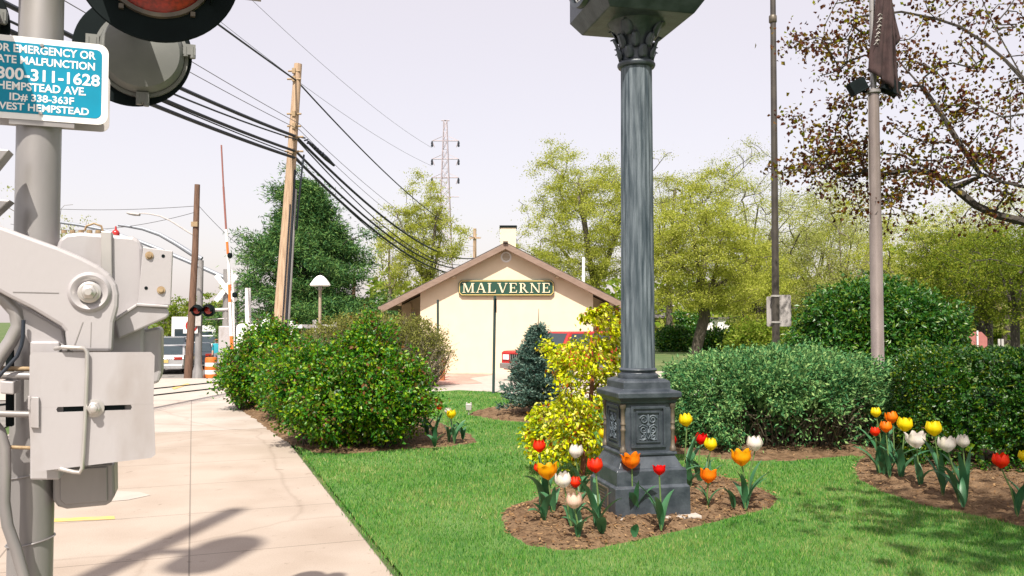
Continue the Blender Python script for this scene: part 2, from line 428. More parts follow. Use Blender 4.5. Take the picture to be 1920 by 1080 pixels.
# pavement of the rail crossing
def crossing():
    xs = np.arange(-16, -4.5, 0.5); ys = np.arange(19.2, 29.5, 0.5)
    V = [(x - 0.0, y, gz(x, y) + 0.004) for y in ys for x in xs]; nx = len(xs)
    Fc = [(j * nx + i, j * nx + i + 1, (j + 1) * nx + i + 1, (j + 1) * nx + i) for j in range(len(ys) - 1) for i in range(nx - 1)]
    tag(np_obj('crossing_pavement', np.array(V), np.array(Fc), M['apron'], smooth=True), kind='structure')
    r1a, r1b = gd(150, 758), gd(440, 725)
    d = (r1b - r1a).normalized(); n = Vector((-d.y, d.x, 0))
    for i, off in enumerate((0, 1.435)):
        b = MB()
        pts = [r1a + n * off + d * t for t in np.linspace(-6, 22, 29)]
        for a_, c_ in zip(pts, pts[1:]):
            s = 0.055
            q = [(a_ - n * s), (c_ - n * s), (c_ + n * s), (a_ + n * s)]
            vs = [(p.x, p.y, gz(p.x, p.y) + z) for z in (-0.05, 0.025) for p in q]
            b.add(vs, [(3,2,1,0),(4,5,6,7),(0,1,5,4),(1,2,6,5),(2,3,7,6),(3,0,4,7)])
        o = b.build('rail_track', M['black']); tag(o, kind='structure')
crossing()
def flat(name, pts, m, z):
    b = MB(); b.add([(p[0], p[1], z) for p in pts], [tuple(range(len(pts)))])
    o = b.build(name, m, recalc=False)
    if o.data.polygons[0].normal.z < 0: o.data.flip_normals()
    return tag(o, kind='structure')
# yellow paint and a fresh patch on the sidewalk
flat('painted_line', [gd(70, 974), gd(214, 968), gd(216, 974), gd(70, 981)], M['yellow_paint'], 0.004)
flat('concrete_patch', [gd(150, 926), gd(215, 921), gd(262, 923), gd(282, 929), gd(240, 938), gd(150, 945)], M['apron'], 0.004)
flat('painted_line', [gd(322, 728), gd(352, 719), gd(356, 721), gd(326, 731)], M['yellow_paint'], 0.012)
# lawn, drive and pavers in front of the station
lawn_pts = [(edge_x(Y) + 0.06, Y) for Y in (-5, 0, 6, 12, 16, 19)] + [tuple(gd(x, y)[:2]) for x, y in ((700, 744), (790, 737), (860, 732), (930, 736), (1010, 748))] + [(5, 19.6), (9, 19.6), (13, 15), (13, -5)]
flat('lawn', lawn_pts, M['lawn'], 0.012)
drive = [tuple(gd(x, y)[:2]) for x, y in ((690, 748), (790, 738), (860, 733), (930, 737), (1010, 749), (1120, 745))] + [(6, 20), (7, 30), (-3.4, 30)] + [tuple(gd(x, y)[:2]) for x, y in ((760, 702), (690, 722))]
flat('driveway', drive, M['apron'], 0.004)
flat('brick_paving', [gd(x, y)[:2] for x, y in ((740, 727), (835, 722), (905, 719), (880, 709), (925, 703), (925, 699), (742, 699))], M['brickpave'], 0.009)

BEDS = {
 'clock': [(935,975),(948,1005),(985,1025),(1040,1037),(1110,1035),(1190,1018),(1280,998),(1380,972),(1450,955),(1464,937),(1420,915),(1340,893),(1240,882),(1130,882),(1040,915),(985,945),(945,958)],
 'right': [(1598,880),(1606,900),(1650,925),(1730,950),(1820,968),(1920,992),(2060,1015),(2120,900),(1950,850),(1800,842),(1650,846),(1610,862)],
 'bush': [(560,842),(590,852),(660,854),(760,845),(850,840),(900,832),(890,818),(830,795),(780,772),(700,757),(560,760),(450,752),(442,762),(480,788),(520,818)],
 'spruce': [(876,779),(930,789),(1000,795),(1080,792),(1120,770),(1050,752),(950,760),(890,771)],
 'hedge': [(1225,848),(1380,868),(1480,868),(1600,858),(1700,862),(1760,830),(1730,775),(1480,770),(1235,775)],
}
BEDW = {k: [tuple(gd(x, y)[:2]) for x, y in v] for k, v in BEDS.items()}
def bed_h(key, t):                                   # height by how far in from the outline (0 edge .. 1 centre)
    top = {'clock': 0.085, 'right': 0.09, 'bush': 0.08, 'spruce': 0.06, 'hedge': 0.06}[key]
    return top * min(1, t * 3.2) ** 0.7
def bed(key):
    P = BEDW[key]
    out = []
    for i in range(len(P)):
        a, b = Vector((*P[i], 0)), Vector((*P[(i + 1) % len(P)], 0))
        n = max(2, int((b - a).length / 0.06))
        for q in range(n):
            p = a.lerp(b, q / n)
            w = 0.03 * mnoise.noise(p * 4) + 0.02 * mnoise.noise(p * 13)
            out.append(p + Vector((w, w, 0)))
    c = sum(out, Vector()) / len(out)
    ts = [0, .02, .05, .09, .14, .2, .27, .34, .42, .5, .58, .66, .74, .82, .9]
    V = [];  n = len(out)
    for t in ts:
        for p in out:
            q = p.lerp(c, t)
            h = bed_h(key, t) + (0.030 * mnoise.noise(q * 7) + 0.026 * mnoise.noise(q * 19) + 0.014 * mnoise.noise(q * 45)) * min(1, t * 12)
            V.append((q.x, q.y, 0.002 + h))
    V.append((c.x, c.y, bed_h(key, 1)))
    Fc = []
    for j in range(len(ts) - 1):
        for i in range(n): Fc.append((j * n + i, j * n + (i + 1) % n, (j + 1) * n + (i + 1) % n, (j + 1) * n + i))
    b = MB(); b.add(V, Fc + [((len(ts) - 1) * n + i, (len(ts) - 1) * n + (i + 1) % n, len(V) - 1) for i in range(n)], smooth=True)
    o = b.build('mulch_bed', M['mulch'], angle=80)
    tag(o, kind='structure')
for key in BEDS: bed(key)
def inside(P, X, Y):
    r = np.zeros(len(X), bool); n = len(P)
    for i in range(n):
        x1, y1 = P[i]; x2, y2 = P[(i + 1) % n]
        c = ((y1 > Y) != (y2 > Y)) & (X < (x2 - x1) * (Y - y1) / (y2 - y1 + 1e-12) + x1)
        r ^= c
    return r
def grass():
    Vs, n0 = [], 0
    for y0, y1, dens, hgt, wid in ((5.0, 7.5, 5200, .032, .0050), (7.5, 10.5, 3000, .034, .0075), (10.5, 15, 1300, .036, .011), (15, 21.4, 620, .036, .017)):
        x0, x1 = -6.5, 9.0
        N = int(dens * (x1 - x0) * (y1 - y0))
        X = rng.uniform(x0, x1, N); Y = rng.uniform(y0, y1, N)
        keep = (np.abs(X) < 0.63 * Y + .3) & (inside(lawn_pts, X, Y) | (np.abs(X - edge_x(Y) - .04) < .08)) & (X > edge_x(Y) + 0.05 - .075 * rng.random(N) ** 2 * (.5 + np.sin(Y * 5.1 + np.sin(Y * 11)) ** 2))
        for P in BEDW.values():
            shr = inside(P, X + rng.normal(0, .02, N), Y + rng.normal(0, .02, N)); keep &= ~shr
        X, Y = X[keep], Y[keep]; N = len(X)
        a = rng.uniform(0, 2 * np.pi, N); h = hgt * rng.uniform(.5, 1.4, N) * (.75 + .6 * np.sin(X * 3.1 + 2 * np.sin(Y * 2.3)) ** 2 * rng.random(N)); lean = rng.uniform(0.1, 0.9, N) * h
        la = rng.uniform(0, 2 * np.pi, N)
        w = wid * rng.uniform(.7, 1.3, N)
        V = np.zeros((N, 3, 3))
        V[:, 0] = np.stack([X - np.cos(a) * w / 2, Y - np.sin(a) * w / 2, np.full(N, .008)], 1)
        V[:, 1] = np.stack([X + np.cos(a) * w / 2, Y + np.sin(a) * w / 2, np.full(N, .008)], 1)
        V[:, 2] = np.stack([X + np.cos(la) * lean, Y + np.sin(la) * lean, .012 + h], 1)
        Vs.append(V.reshape(-1, 3))
    V = np.concatenate(Vs)
    gm = leaf_mat('grass_blade', [(0.026, 0.105, 0.024), (0.060, 0.18, 0.042), (0.115, 0.25, 0.064), (0.20, 0.31, 0.105), (0.33, 0.335, 0.17)], 0.3, 0.5, 0.8, 0.6, spec=0.25)
    o = np_obj('grass', V, np.arange(len(V)).reshape(-1, 3), gm)
    tag(o, 'short mown green grass covering the lawn', None, None, 'stuff')
grass()
def mulch_chips():
    Vs = []
    for key in ('clock', 'right', 'bush', 'hedge', 'spruce'):
        P = np.array(BEDW[key]); N = {'clock': 5200, 'right': 4500, 'bush': 3000, 'hedge': 2400, 'spruce': 900}[key]
        X = rng.uniform(P[:, 0].min(), P[:, 0].max(), N); Y = rng.uniform(P[:, 1].min(), P[:, 1].max(), N)
        k_ = inside(BEDW[key], X, Y); X, Y = X[k_], Y[k_]
        c = P.mean(0)
        for x, y in zip(X, Y):
            # how far in from the outline, roughly
            v = np.array([x, y]); d = min(np.hypot(*(np.array(P[i]) * (1 - s) + np.array(P[(i + 1) % len(P)]) * s - v)) for i in range(len(P)) for s in (0, .5))
            z = 0.012 + {'clock': .085, 'right': .09, 'bush': .08, 'spruce': .06, 'hedge': .06}[key] * min(1, d * 3.0) ** .7
            a = random.uniform(0, 6.28); L = random.uniform(.006, .022); w = random.uniform(.004, .010)
            t = Vector((math.cos(a), math.sin(a), random.uniform(-.4, .4))) * L; s = Vector((-math.sin(a), math.cos(a), random.uniform(-.5, .5))) * w
            p = Vector((x, y, z))
            Vs += [p - t - s, p + t - s * .6, p + t * .8 + s, p - t + s * .8]
    V = np.array([tuple(v) for v in Vs])
    cm = leaf_mat('mulch_chip', [(0.045, 0.027, 0.016), (0.11, 0.066, 0.038), (0.17, 0.11, 0.065), (0.27, 0.19, 0.12)], 0.0, 0.9)
    o = np_obj('mulch_chips', V, np.arange(len(V)).reshape(-1, 4), cm)
    tag(o, 'loose brown bark chips over the flower beds', None, None, 'stuff')
mulch_chips()

# ------------------------------------------------------------------ foliage tools
def unit(n):
    v = rng.normal(size=(n, 3)); return v / np.linalg.norm(v, axis=1, keepdims=True)
def leaves(name, P, size, mat_, parent=None, aspect=0.55, out=None, outw=0.0, fold=0.25, droop=0.0, upn=0.0):
    """one small folded blade per point; out = direction blades lean to, droop pulls tips down, upn turns faces to the sky"""
    N = len(P)
    size = np.broadcast_to(size, (N,))
    t = unit(N)
    if out is not None: t = t + out * outw
    t[:, 2] -= droop
    t /= np.linalg.norm(t, axis=1, keepdims=True)
    nn = unit(N); nn[:, 2] += upn
    s = np.cross(t, nn); s /= np.linalg.norm(s, axis=1, keepdims=True) + 1e-9
    n2 = np.cross(s, t)
    L = size[:, None]; Wd = L * aspect * 0.5
    V = np.empty((N, 4, 3))
    V[:, 0] = P
    mid = P + t * L * 0.48
    V[:, 1] = mid + s * Wd + n2 * Wd * fold
    V[:, 2] = P + t * L
    V[:, 3] = mid - s * Wd + n2 * Wd * fold
    b = np.arange(N)[:, None] * 4
    Fc = np.concatenate([b + np.array([[0, 1, 2]]), b + np.array([[0, 2, 3]])])
    return np_obj(name, V.reshape(-1, 3), Fc, mat_, parent)
def noise3(P, s, seed=0.0):
    return np.array([mnoise.noise(Vector((p[0] * s + seed, p[1] * s - seed, p[2] * s + 2 * seed))) for p in P])

def grow(roots, targets, up=0.15, seg=0.5, wob=0.06, back=0.0):
    """roots: list of polylines (first one rises from the ground); every target is joined to the nearest wood"""
    pos, par = [], []
    for ln in roots:
        ln = [Vector(p) for p in ln]
        start = -1
        if pos:
            start = min(range(len(pos)), key=lambda i: (pos[i] - ln[0]).length_squared)
        prev = start
        for p in ln:
            pos.append(p); par.append(prev); prev = len(pos) - 1
    nroot = len(pos)
    A = np.array([tuple(p) for p in pos])
    T = [Vector(t) for t in targets]
    Ar = A.copy()
    T.sort(key=lambda t: float(np.min(np.sum((Ar - np.array(t)) ** 2, 1))))
    for t in T:
        d = np.linalg.norm(A - np.array(t), axis=1) + np.maximum(0, A[:, 2] - t.z) * 0.7
        i = int(np.argmin(d))
        p = pos[i]
        L = (t - p).length
        if L < 1e-3: continue
        pd = (p - pos[par[i]]).normalized() if par[i] >= 0 else Vector((0, 0, 1))
        c = p + pd * L * 0.35 + Vector((0, 0, up * L))
        n = max(2, int(L / seg))
        prev = i; new = []
        for k_ in range(1, n + 1):
            u = k_ / n
            q = p * (1 - u) ** 2 + c * 2 * u * (1 - u) + t * u * u
            if k_ < n: q = q + Vector((random.gauss(0, wob), random.gauss(0, wob), random.gauss(0, wob))) * L * 0.5
            pos.append(q); par.append(prev); prev = len(pos) - 1; new.append(tuple(q))
        A = np.concatenate([A, np.array(new)])
    return pos, par, nroot
def wood(name, pos, par, tip, trunk_r, mat_, parent, power=2.2, n=5):
    N = len(pos)
    acc = [0.0] * N; kids = [[] for _ in range(N)]
    for i in range(N):
        if par[i] >= 0: kids[par[i]].append(i)
    for i in range(N - 1, -1, -1):
        if not kids[i]: acc[i] = 1.0
        if par[i] >= 0: acc[par[i]] += acc[i]
    # nodes are not sorted by depth when roots attach, so settle twice
    rr = [tip * a ** (1 / power) for a in acc]
    sc = trunk_r / max(rr)
    rr = [max(tip, r * sc) if r > tip * 3 else r for r in rr]
    b = MB()
    seen = set()
    for i in range(N):
        if par[i] >= 0 and kids[par[i]] and kids[par[i]][0] == i and par[par[i]] >= -1 and i in seen: continue
        if i in seen: continue
        # start of a chain
        path, rad = [], []
        if par[i] >= 0: path.append(pos[par[i]]); rad.append(rr[i] if rr[par[i]] > rr[i] * 1.6 else rr[par[i]])
        j = i
        while True:
            path.append(pos[j]); rad.append(rr[j]); seen.add(j)
            nx = [k_ for k_ in kids[j] if k_ not in seen]
            if not nx: break
            j = max(nx, key=lambda k_: rr[k_])
        if len(path) > 1: b.tube(path, rad, 9 if max(rad) > 0.08 else (n if max(rad) > tip * 2 else 4), caps=False)
    return b.build(name, mat_, parent, recalc=False)

def cloud_targets(c, rad, n, seed=0, hollow=0.35, lump=0.35, zmin=None):
    out = []
    c = np.array(c); rad = np.array(rad)
    while len(out) < n:
        d = unit(1)[0]
        m = 1 + lump * mnoise.noise(Vector(d * 1.7) + Vector((seed * 3.1, seed, -seed))) * 1.6
        r = (hollow + (1 - hollow) * rng.random() ** 0.6) * m
        p = c + d * r * rad
        if zmin is not None and p[2] < zmin: continue
        out.append(p)
    return np.array(out)
def tree(name, label, base, crown, n_t, n_leaf, lsize, lmat, bark, trunk_r, fork=0.45, tip=0.02, spread=0.6, seed=1, group=None, lean=(0, 0), aspect=.6, up=.15, hollow=.3, bare=0.0, zmin=None, droop=.1, limbs=3, seg=.6, cat='tree'):
    """crown = (centre, radii) in world; leaves hang in clumps round the twig ends"""
    root = thing(name, label, cat, base, group=group)
    base = Vector(base)
    cc = Vector(crown[0]) - base; cr = crown[1]
    T = cloud_targets(tuple(cc), cr, n_t, seed, hollow, zmin=zmin)
    top = Vector((cc.x * .9, cc.y * .9, cc.z + cr[2] * .35))
    fz = fork * (cc.z)
    main = [Vector((0, 0, -0.3)), Vector((0, 0, .15)), Vector((lean[0] * .4, lean[1] * .4, fz * .5)), Vector((lean[0], lean[1], fz))]
    roots = [main + [main[-1].lerp(top, u) + Vector((random.gauss(0, .12), random.gauss(0, .12), 0)) * cr[0] * .3 for u in (.3, .65, 1)]]
    for i in range(limbs):
        a = seed + i * 2 * math.pi / limbs + random.uniform(-.4, .4)
        e = cc + Vector((math.cos(a) * cr[0] * spread, math.sin(a) * cr[1] * spread, cr[2] * random.uniform(-.1, .45)))
        s = main[-1].lerp(top, random.uniform(0, .35))
        m_ = s.lerp(e, .5) + Vector((0, 0, -.06 * cr[2]))
        roots.append([s.lerp(m_, .5), m_, m_.lerp(e, .5) + Vector((0, 0, .05 * cr[2])), e])
    pos, par, nr = grow(roots, T, up, seg, .07)
    wood('trunk', pos, par, tip, trunk_r, M[bark], root)
    if n_leaf > 7000: n_leaf, lsize = int(n_leaf * 2.1), lsize * .66
    keep = rng.random(n_t) >= bare
    Tk = T[keep]
    per = max(1, n_leaf // len(Tk))
    sp = np.mean(cr) * (.92 / n_t ** (1 / 3))
    P = np.repeat(Tk, per, 0) + rng.normal(0, 1, (len(Tk) * per, 3)) * sp * np.array([.62, .62, .34]) * rng.uniform(.4, 1.3, (len(Tk) * per, 1))
    leaves('crown', P, rng.uniform(.6, 1.3, len(P)) * lsize, lmat, root, aspect=aspect, droop=droop, upn=.3)
    return root

LM = {}
LM['spring'] = leaf_mat('spring_yellow_green_leaf', [(0.24, 0.275, 0.06), (0.34, 0.38, 0.085), (0.43, 0.46, 0.115), (0.50, 0.49, 0.18)], .5, .6, .35)
LM['spring_pale'] = leaf_mat('pale_spring_leaf', [(0.24, 0.28, 0.08), (0.33, 0.37, 0.11), (0.41, 0.43, 0.17), (0.47, 0.46, 0.25)], .5, .6, .35)
LM['green'] = leaf_mat('fresh_spring_green_leaf', [(0.10, 0.165, 0.03), (0.155, 0.23, 0.04), (0.22, 0.28, 0.06), (0.29, 0.31, 0.09)], .5, .6, .3)
LM['olive'] = leaf_mat('olive_leaf', [(0.075, 0.11, 0.03), (0.135, 0.18, 0.045), (0.20, 0.24, 0.06), (0.28, 0.29, 0.09)], .45, .6, .3)
LM['pine'] = leaf_mat('pine_needle_spray', [(0.026, 0.066, 0.032), (0.052, 0.11, 0.044), (0.088, 0.158, 0.058), (0.145, 0.21, 0.085)], .12, .6, .5)
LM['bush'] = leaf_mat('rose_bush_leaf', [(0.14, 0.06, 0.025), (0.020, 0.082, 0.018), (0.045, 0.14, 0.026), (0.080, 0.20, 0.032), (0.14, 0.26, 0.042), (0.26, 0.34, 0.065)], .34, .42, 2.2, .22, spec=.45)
LM['bush_dark'] = leaf_mat('dark_and_shaded_leaf', [(0.016, 0.055, 0.015), (0.030, 0.092, 0.022), (0.055, 0.135, 0.030), (0.14, 0.19, 0.045)], .25, .4, 1.6, .3, spec=.5)
LM['yew'] = leaf_mat('blue_green_yew_spray', [(0.030, 0.090, 0.042), (0.075, 0.165, 0.075), (0.145, 0.25, 0.11), (0.24, 0.33, 0.155)], .15, .5, 1.8, .28)
LM['boxed'] = leaf_mat('clipped_hedge_shaded_leaf', [(0.010, 0.036, 0.010), (0.014, 0.052, 0.012), (0.020, 0.066, 0.014), (0.036, 0.09, 0.017), (0.05, 0.11, 0.02), (0.15, 0.18, 0.035)], .2, .4, 2.2, .25, spec=.45)  # leaf colours darkened to stand in for shade falling on the hedge
LM['gold'] = leaf_mat('golden_cypress_spray', [(0.28, 0.09, 0.02), (0.15, 0.22, 0.04), (0.33, 0.40, 0.06), (0.52, 0.55, 0.09), (0.62, 0.62, 0.12), (0.70, 0.68, 0.28)], .3, .5, 2.4, .25)
LM['spruce'] = leaf_mat('blue_spruce_needle', [(0.032, 0.065, 0.055), (0.065, 0.11, 0.095), (0.11, 0.165, 0.14), (0.17, 0.22, 0.185)], .1, .5, 3, .3)
LM['twiggy'] = leaf_mat('budding_hedge_leaf', [(0.095, 0.10, 0.032), (0.14, 0.16, 0.045), (0.19, 0.20, 0.06), (0.27, 0.26, 0.10)], .3, .6, 1, .3)
LM['maple'] = leaf_mat('red_brown_maple_leaf', [(0.030, 0.013, 0.011), (0.070, 0.026, 0.017), (0.10, 0.042, 0.024), (0.11, 0.068, 0.024), (0.17, 0.14, 0.03)], .35, .5, 1.0, .25)
LM['maple_green'] = leaf_mat('green_maple_leaf', [(0.10, 0.12, 0.02), (0.17, 0.18, 0.03), (0.25, 0.24, 0.04)], .4, .5)

def mound(c, rad, n, clump, per, jit, seed, zfloor=0.05, lump=.22, boxy=2.0, shell=(.78, 1.02)):
    """leaf points of a rounded shrub: clumps spread through its outer shell"""
    C, O = [], []
    c = np.array(c); rad = np.array(rad)
    while len(C) < n:
        d = unit(1)[0]
        k_ = (abs(d[0]) ** boxy + abs(d[1]) ** boxy + abs(d[2]) ** boxy) ** (-1 / boxy)
        m = k_ * (1 + lump * (mnoise.noise(Vector(d * 2.2) + Vector((seed, 2 * seed, 0))) + .55 * mnoise.noise(Vector(d * 6.0) + Vector((0, seed, seed)))))
        p = c + d * rad * m * rng.uniform(*shell)
        if p[2] < zfloor: continue
        C.append(p); O.append(d)
    C = np.array(C); O = np.array(O)
    P = np.repeat(C, per, 0) + rng.normal(0, jit, (len(C) * per, 3))
    return C, P, np.repeat(O, per, 0)

# ------------------------------------------------------------------ the station
def letter(b, ch, x, z, w, h, y0, y1, mi=0):
    """one seriffed capital built from butted strokes; each stroke set a hair deeper so no two faces lie together"""
    T, t, s = .17 * h, .075 * h, .065 * h
    q = [0]
    def pr(pts):
        q[0] += 1
        b.prism([(x + p[0], z + p[1]) for p in pts], y0 - 0.0012 * q[0], y1, mi)
    def rc(x0, z0, x1, z1): pr([(x0, z0), (x1, z0), (x1, z1), (x0, z1)])
    def serif(cx, zz, wd): rc(cx - wd / 2, zz, cx + wd / 2, zz + s)
    def stem(cx, th=T, z0=s, z1=None): rc(cx - th / 2, z0, cx + th / 2, (h - s) if z1 is None else z1)
    def diag(x0, z0, x1, z1, th): pr([(x0 - th / 2, z0), (x0 + th / 2, z0), (x1 + th / 2, z1), (x1 - th / 2, z1)])
    if ch == 'M':
        serif(.14 * w, 0, .26 * w); serif(.84 * w, 0, .32 * w); serif(.12 * w, h - s, .24 * w); serif(.86 * w, h - s, .26 * w)
        stem(.14 * w, t); stem(.84 * w, T); diag(.5 * w, s * .5, .2 * w, h - s, T); diag(.5 * w, s * .5, .78 * w, h - s, t)
    elif ch == 'A':
        serif(.13 * w, 0, .26 * w); serif(.83 * w, 0, .34 * w); diag(.15 * w, s, .46 * w, h, t); diag(.82 * w, s, .5 * w, h, T); rc(.27 * w, .32 * h, .66 * w, .32 * h + t)
    elif ch == 'L':
        serif(.22 * w, 0, .42 * w); serif(.22 * w, h - s, .42 * w); stem(.22 * w); rc(.43 * w, 0, .92 * w, s); pr([(.80 * w, s), (.92 * w, s), (.95 * w, .3 * h), (.9 * w, .3 * h)])
    elif ch == 'V':
        serif(.15 * w, h - s, .34 * w); serif(.86 * w, h - s, .26 * w); diag(.5 * w, 0, .17 * w, h - s, T); diag(.52 * w, 0, .85 * w, h - s, t)
    elif ch == 'E':
        serif(.22 * w, 0, .42 * w); serif(.22 * w, h - s, .42 * w); stem(.22 * w); rc(.43 * w, 0, .92 * w, s); rc(.43 * w, h - s, .88 * w, h); rc(.32 * w, .5 * h - s / 2, .68 * w, .5 * h + s / 2)
        pr([(.80 * w, s), (.92 * w, s), (.95 * w, .28 * h), (.9 * w, .28 * h)]); pr([(.78 * w, h - s), (.88 * w, h - s), (.9 * w, .74 * h), (.85 * w, .74 * h)]); rc(.64 * w, .36 * h, .69 * w, .64 * h)
    elif ch == 'R':
        serif(.22 * w, 0, .42 * w); serif(.20 * w, h - s, .36 * w); stem(.22 * w)
        pts = [(.38 * w + .30 * w * math.sin(a), .73 * h + (.27 * h) * math.cos(a)) for a in np.linspace(0, math.pi, 10)]
        inn = [(.38 * w + .15 * w * math.sin(a), .73 * h + (.27 * h - s) * math.cos(a)) for a in np.linspace(math.pi, 0, 10)]
        pr(pts + inn); rc(.3 * w, h - s, .385 * w, h); rc(.3 * w, .46 * h, .385 * w, .46 * h + s)
        diag(.80 * w, s, .47 * w, .47 * h, T); rc(.72 * w, 0, .98 * w, s)
    elif ch == 'N':
        serif(.15 * w, 0, .3 * w); serif(.13 * w, h - s, .26 * w); serif(.85 * w, h - s, .3 * w); stem(.15 * w, t); stem(.85 * w, t, .0, h - s); diag(.82 * w, 0, .18 * w, h - s, T)

def station():
    Y = 28.8
    def P(px, py): v = at(px, py, Y); return v.x, v.z
    xl, _ = P(788, 600); xr, _ = P(1112, 600)
    ax, az = P(948, 455)
    cx = ax
    elx, elz = P(718, 578); erx, erz = P(1166, 566)
    root = thing('station_building', 'cream stucco station house with brown gable roof and a green name board', 'building', (cx, Y, 0))
    xl -= cx; xr -= cx; elx -= cx; erx -= cx
    el = max(-elx, erx); ez = (elz + erz) / 2
    slope = (az - ez) / el
    D = 13.0
    ru = lambda x: az - 0.20 - slope * abs(x)          # underside of the roof
    b = MB()
    b.prism([(xl, 0), (xr, 0), (xr, ru(xr)), (0, ru(0)), (xl, ru(xl))], 0, 1.6)
    b.build('wall', M['cream'], root)
    b = MB()
    w2 = 3.72
    b.prism([(-w2, 0), (w2, 0), (w2, ru(w2)), (0, ru(0)), (-w2, ru(w2))], 1.602, D)
    b.build('rear_wall', M['beige'], root)
    for sx in (-1, 1):                                   # roof slopes, with shingles above a brown soffit
        b = MB()
        th = .10
        e = el
        b.prism([(0, az - .01), (sx * e, az - slope * e - .01), (sx * e, az - slope * e - .01 - th), (0, az - .01 - th)], -0.37, D + .6)
        sl = b.build('roof', M['shingle'], root)
        c = MB(); c.prism([(0, az - .115), (sx * (e - .02), az - slope * (e - .02) - .115), (sx * (e - .02), az - slope * (e - .02) - .155), (0, az - .155)], -0.33, D + .55)
        c.build('soffit', M['soffit'], sl)
        f = MB(); f.prism([(0, az - .05), (sx * (e + .01), az - slope * e - .05), (sx * (e + .01), az - slope * e - .27), (0, az - .25)], -0.415, -0.365)
        f.build('fascia', M['fascia'], sl, bevel=.008)
        g = MB(); g.tube([(sx * (e + .05), -.39, az - slope * e - .10), (sx * (e + .05), D + .5, az - slope * e - .10)], .06, 8)
        g.build('gutter', M['fascia'], sl)
        for q in (.42, .86):                             # purlin ends under the verge
            x = sx * q * e
            pb = MB(); pb.box((x, -.175, az - slope * abs(x) - .245), (.12, .35, .15)); pb.build('purlin', M['beige'], root, bevel=.006)
        # knee brace and post of the side canopy
        kb = MB(); zb = az - slope * (e - .35) - .30
        kb.prism([(sx * (w2 + .02), zb - .55), (sx * (w2 + .02), zb - .42), (sx * (e - .40), zb - .02), (sx * (e - .28), zb - .02)], 1.65, 1.76)
        kb.build('knee_brace', M['soffit'], root)
        kb = MB(); kb.box((sx * 3.42, 1.57, 1.2), (.12, .06, 2.4)); kb.build('corner_post', M['beige'], root)
    # window in the set-back wall, left
    wv = MB(); wv.box((-3.33, 1.585, 1.75), (.30, .04, .75)); wnd = wv.build('window', M['beige'], root)
    pv = MB(); pv.box((-3.33, 1.56, 1.75), (.22, .02, .66)); pv.build('pane', M['glass'], wnd)
    # round vent
    vx, vz = P(949, 482)
    v = MB(); v.lathe([(.0, 0), (.125, 0), (.125, -.012)], 24, M=roty((vx - cx, -.005, vz)), mi=1); v.lathe([(.125, 0), (.185, 0), (.185, -.03), (.125, -.03)], 24, M=roty((vx - cx, -.004, vz)), caps=False)
    for i in range(5): v.box((vx - cx, -.024, vz - .09 + i * .045), (.2 if i in (1, 2, 3) else .12, .012, .012), 0)
    v.build('round_vent', [M['white'], M['beige']], root)
    # chimney
    px = at(953, 450, 33.5); b = MB()
    zt = at(953, 428, 33.5).z
    b.box((px.x - cx, 4.7, zt - .9), (.60, .60, 1.8)); ch = b.build('chimney', M['cream'], root)
    b = MB(); b.box((px.x - cx, 4.7, zt + .04), (.68, .68, .08)); b.build('chimney_cap', M['black'], ch, bevel=.01)
    # name board
    x0, z1 = P(860, 525); x1, z0 = P(1039, 555)
    x0 -= cx; x1 -= cx
    c_ = .10
    oct_ = lambda i: [(x0 + c_ + i * .4, z0 + i), (x1 - c_ - i * .4, z0 + i), (x1 - i, z0 + c_ + i * .4), (x1 - i, z1 - c_ - i * .4), (x1 - c_ - i * .4, z1 - i), (x0 + c_ + i * .4, z1 - i), (x0 + i, z1 - c_ - i * .4), (x0 + i, z0 + c_ + i * .4)]
    b = MB(); b.prism(oct_(0), -.10, -.002); sg = b.build('name_board', M['sign_green'], root, bevel=.008)
    b = MB()
    o1, o2 = oct_(.022), oct_(.05)
    for i in range(8):
        j = (i + 1) % 8
        b.prism([o1[i], o1[j], o2[j], o2[i]], -.112, -.0995)
    b.build('gilt_border', M['gold'], sg)
    b = MB(); word = 'MALVERNE'; ws = {'M': 1.25, 'A': 1.05, 'L': .88, 'V': 1.02, 'E': .86, 'R': 1.0, 'N': 1.08}
    tot = sum(ws[c] for c in word) + .14 * 7
    span = (x1 - x0) - .26; u = span / tot; h = (z1 - z0) * .60; x = x0 + .13; zb = z0 + (z1 - z0) * .20
    for c in word:
        letter(b, c, x, zb, ws[c] * u, h, -.122, -.1005); x += (ws[c] + .14) * u
    b.build('lettering', M['letter'], sg)
    # downspout-like conduit on the wall, side door hidden by shrubs
    b = MB(); b.box((0, 6, az - .02), (.16, D, .05)); b.build('ridge_cap', M['shingle'], root)
station()

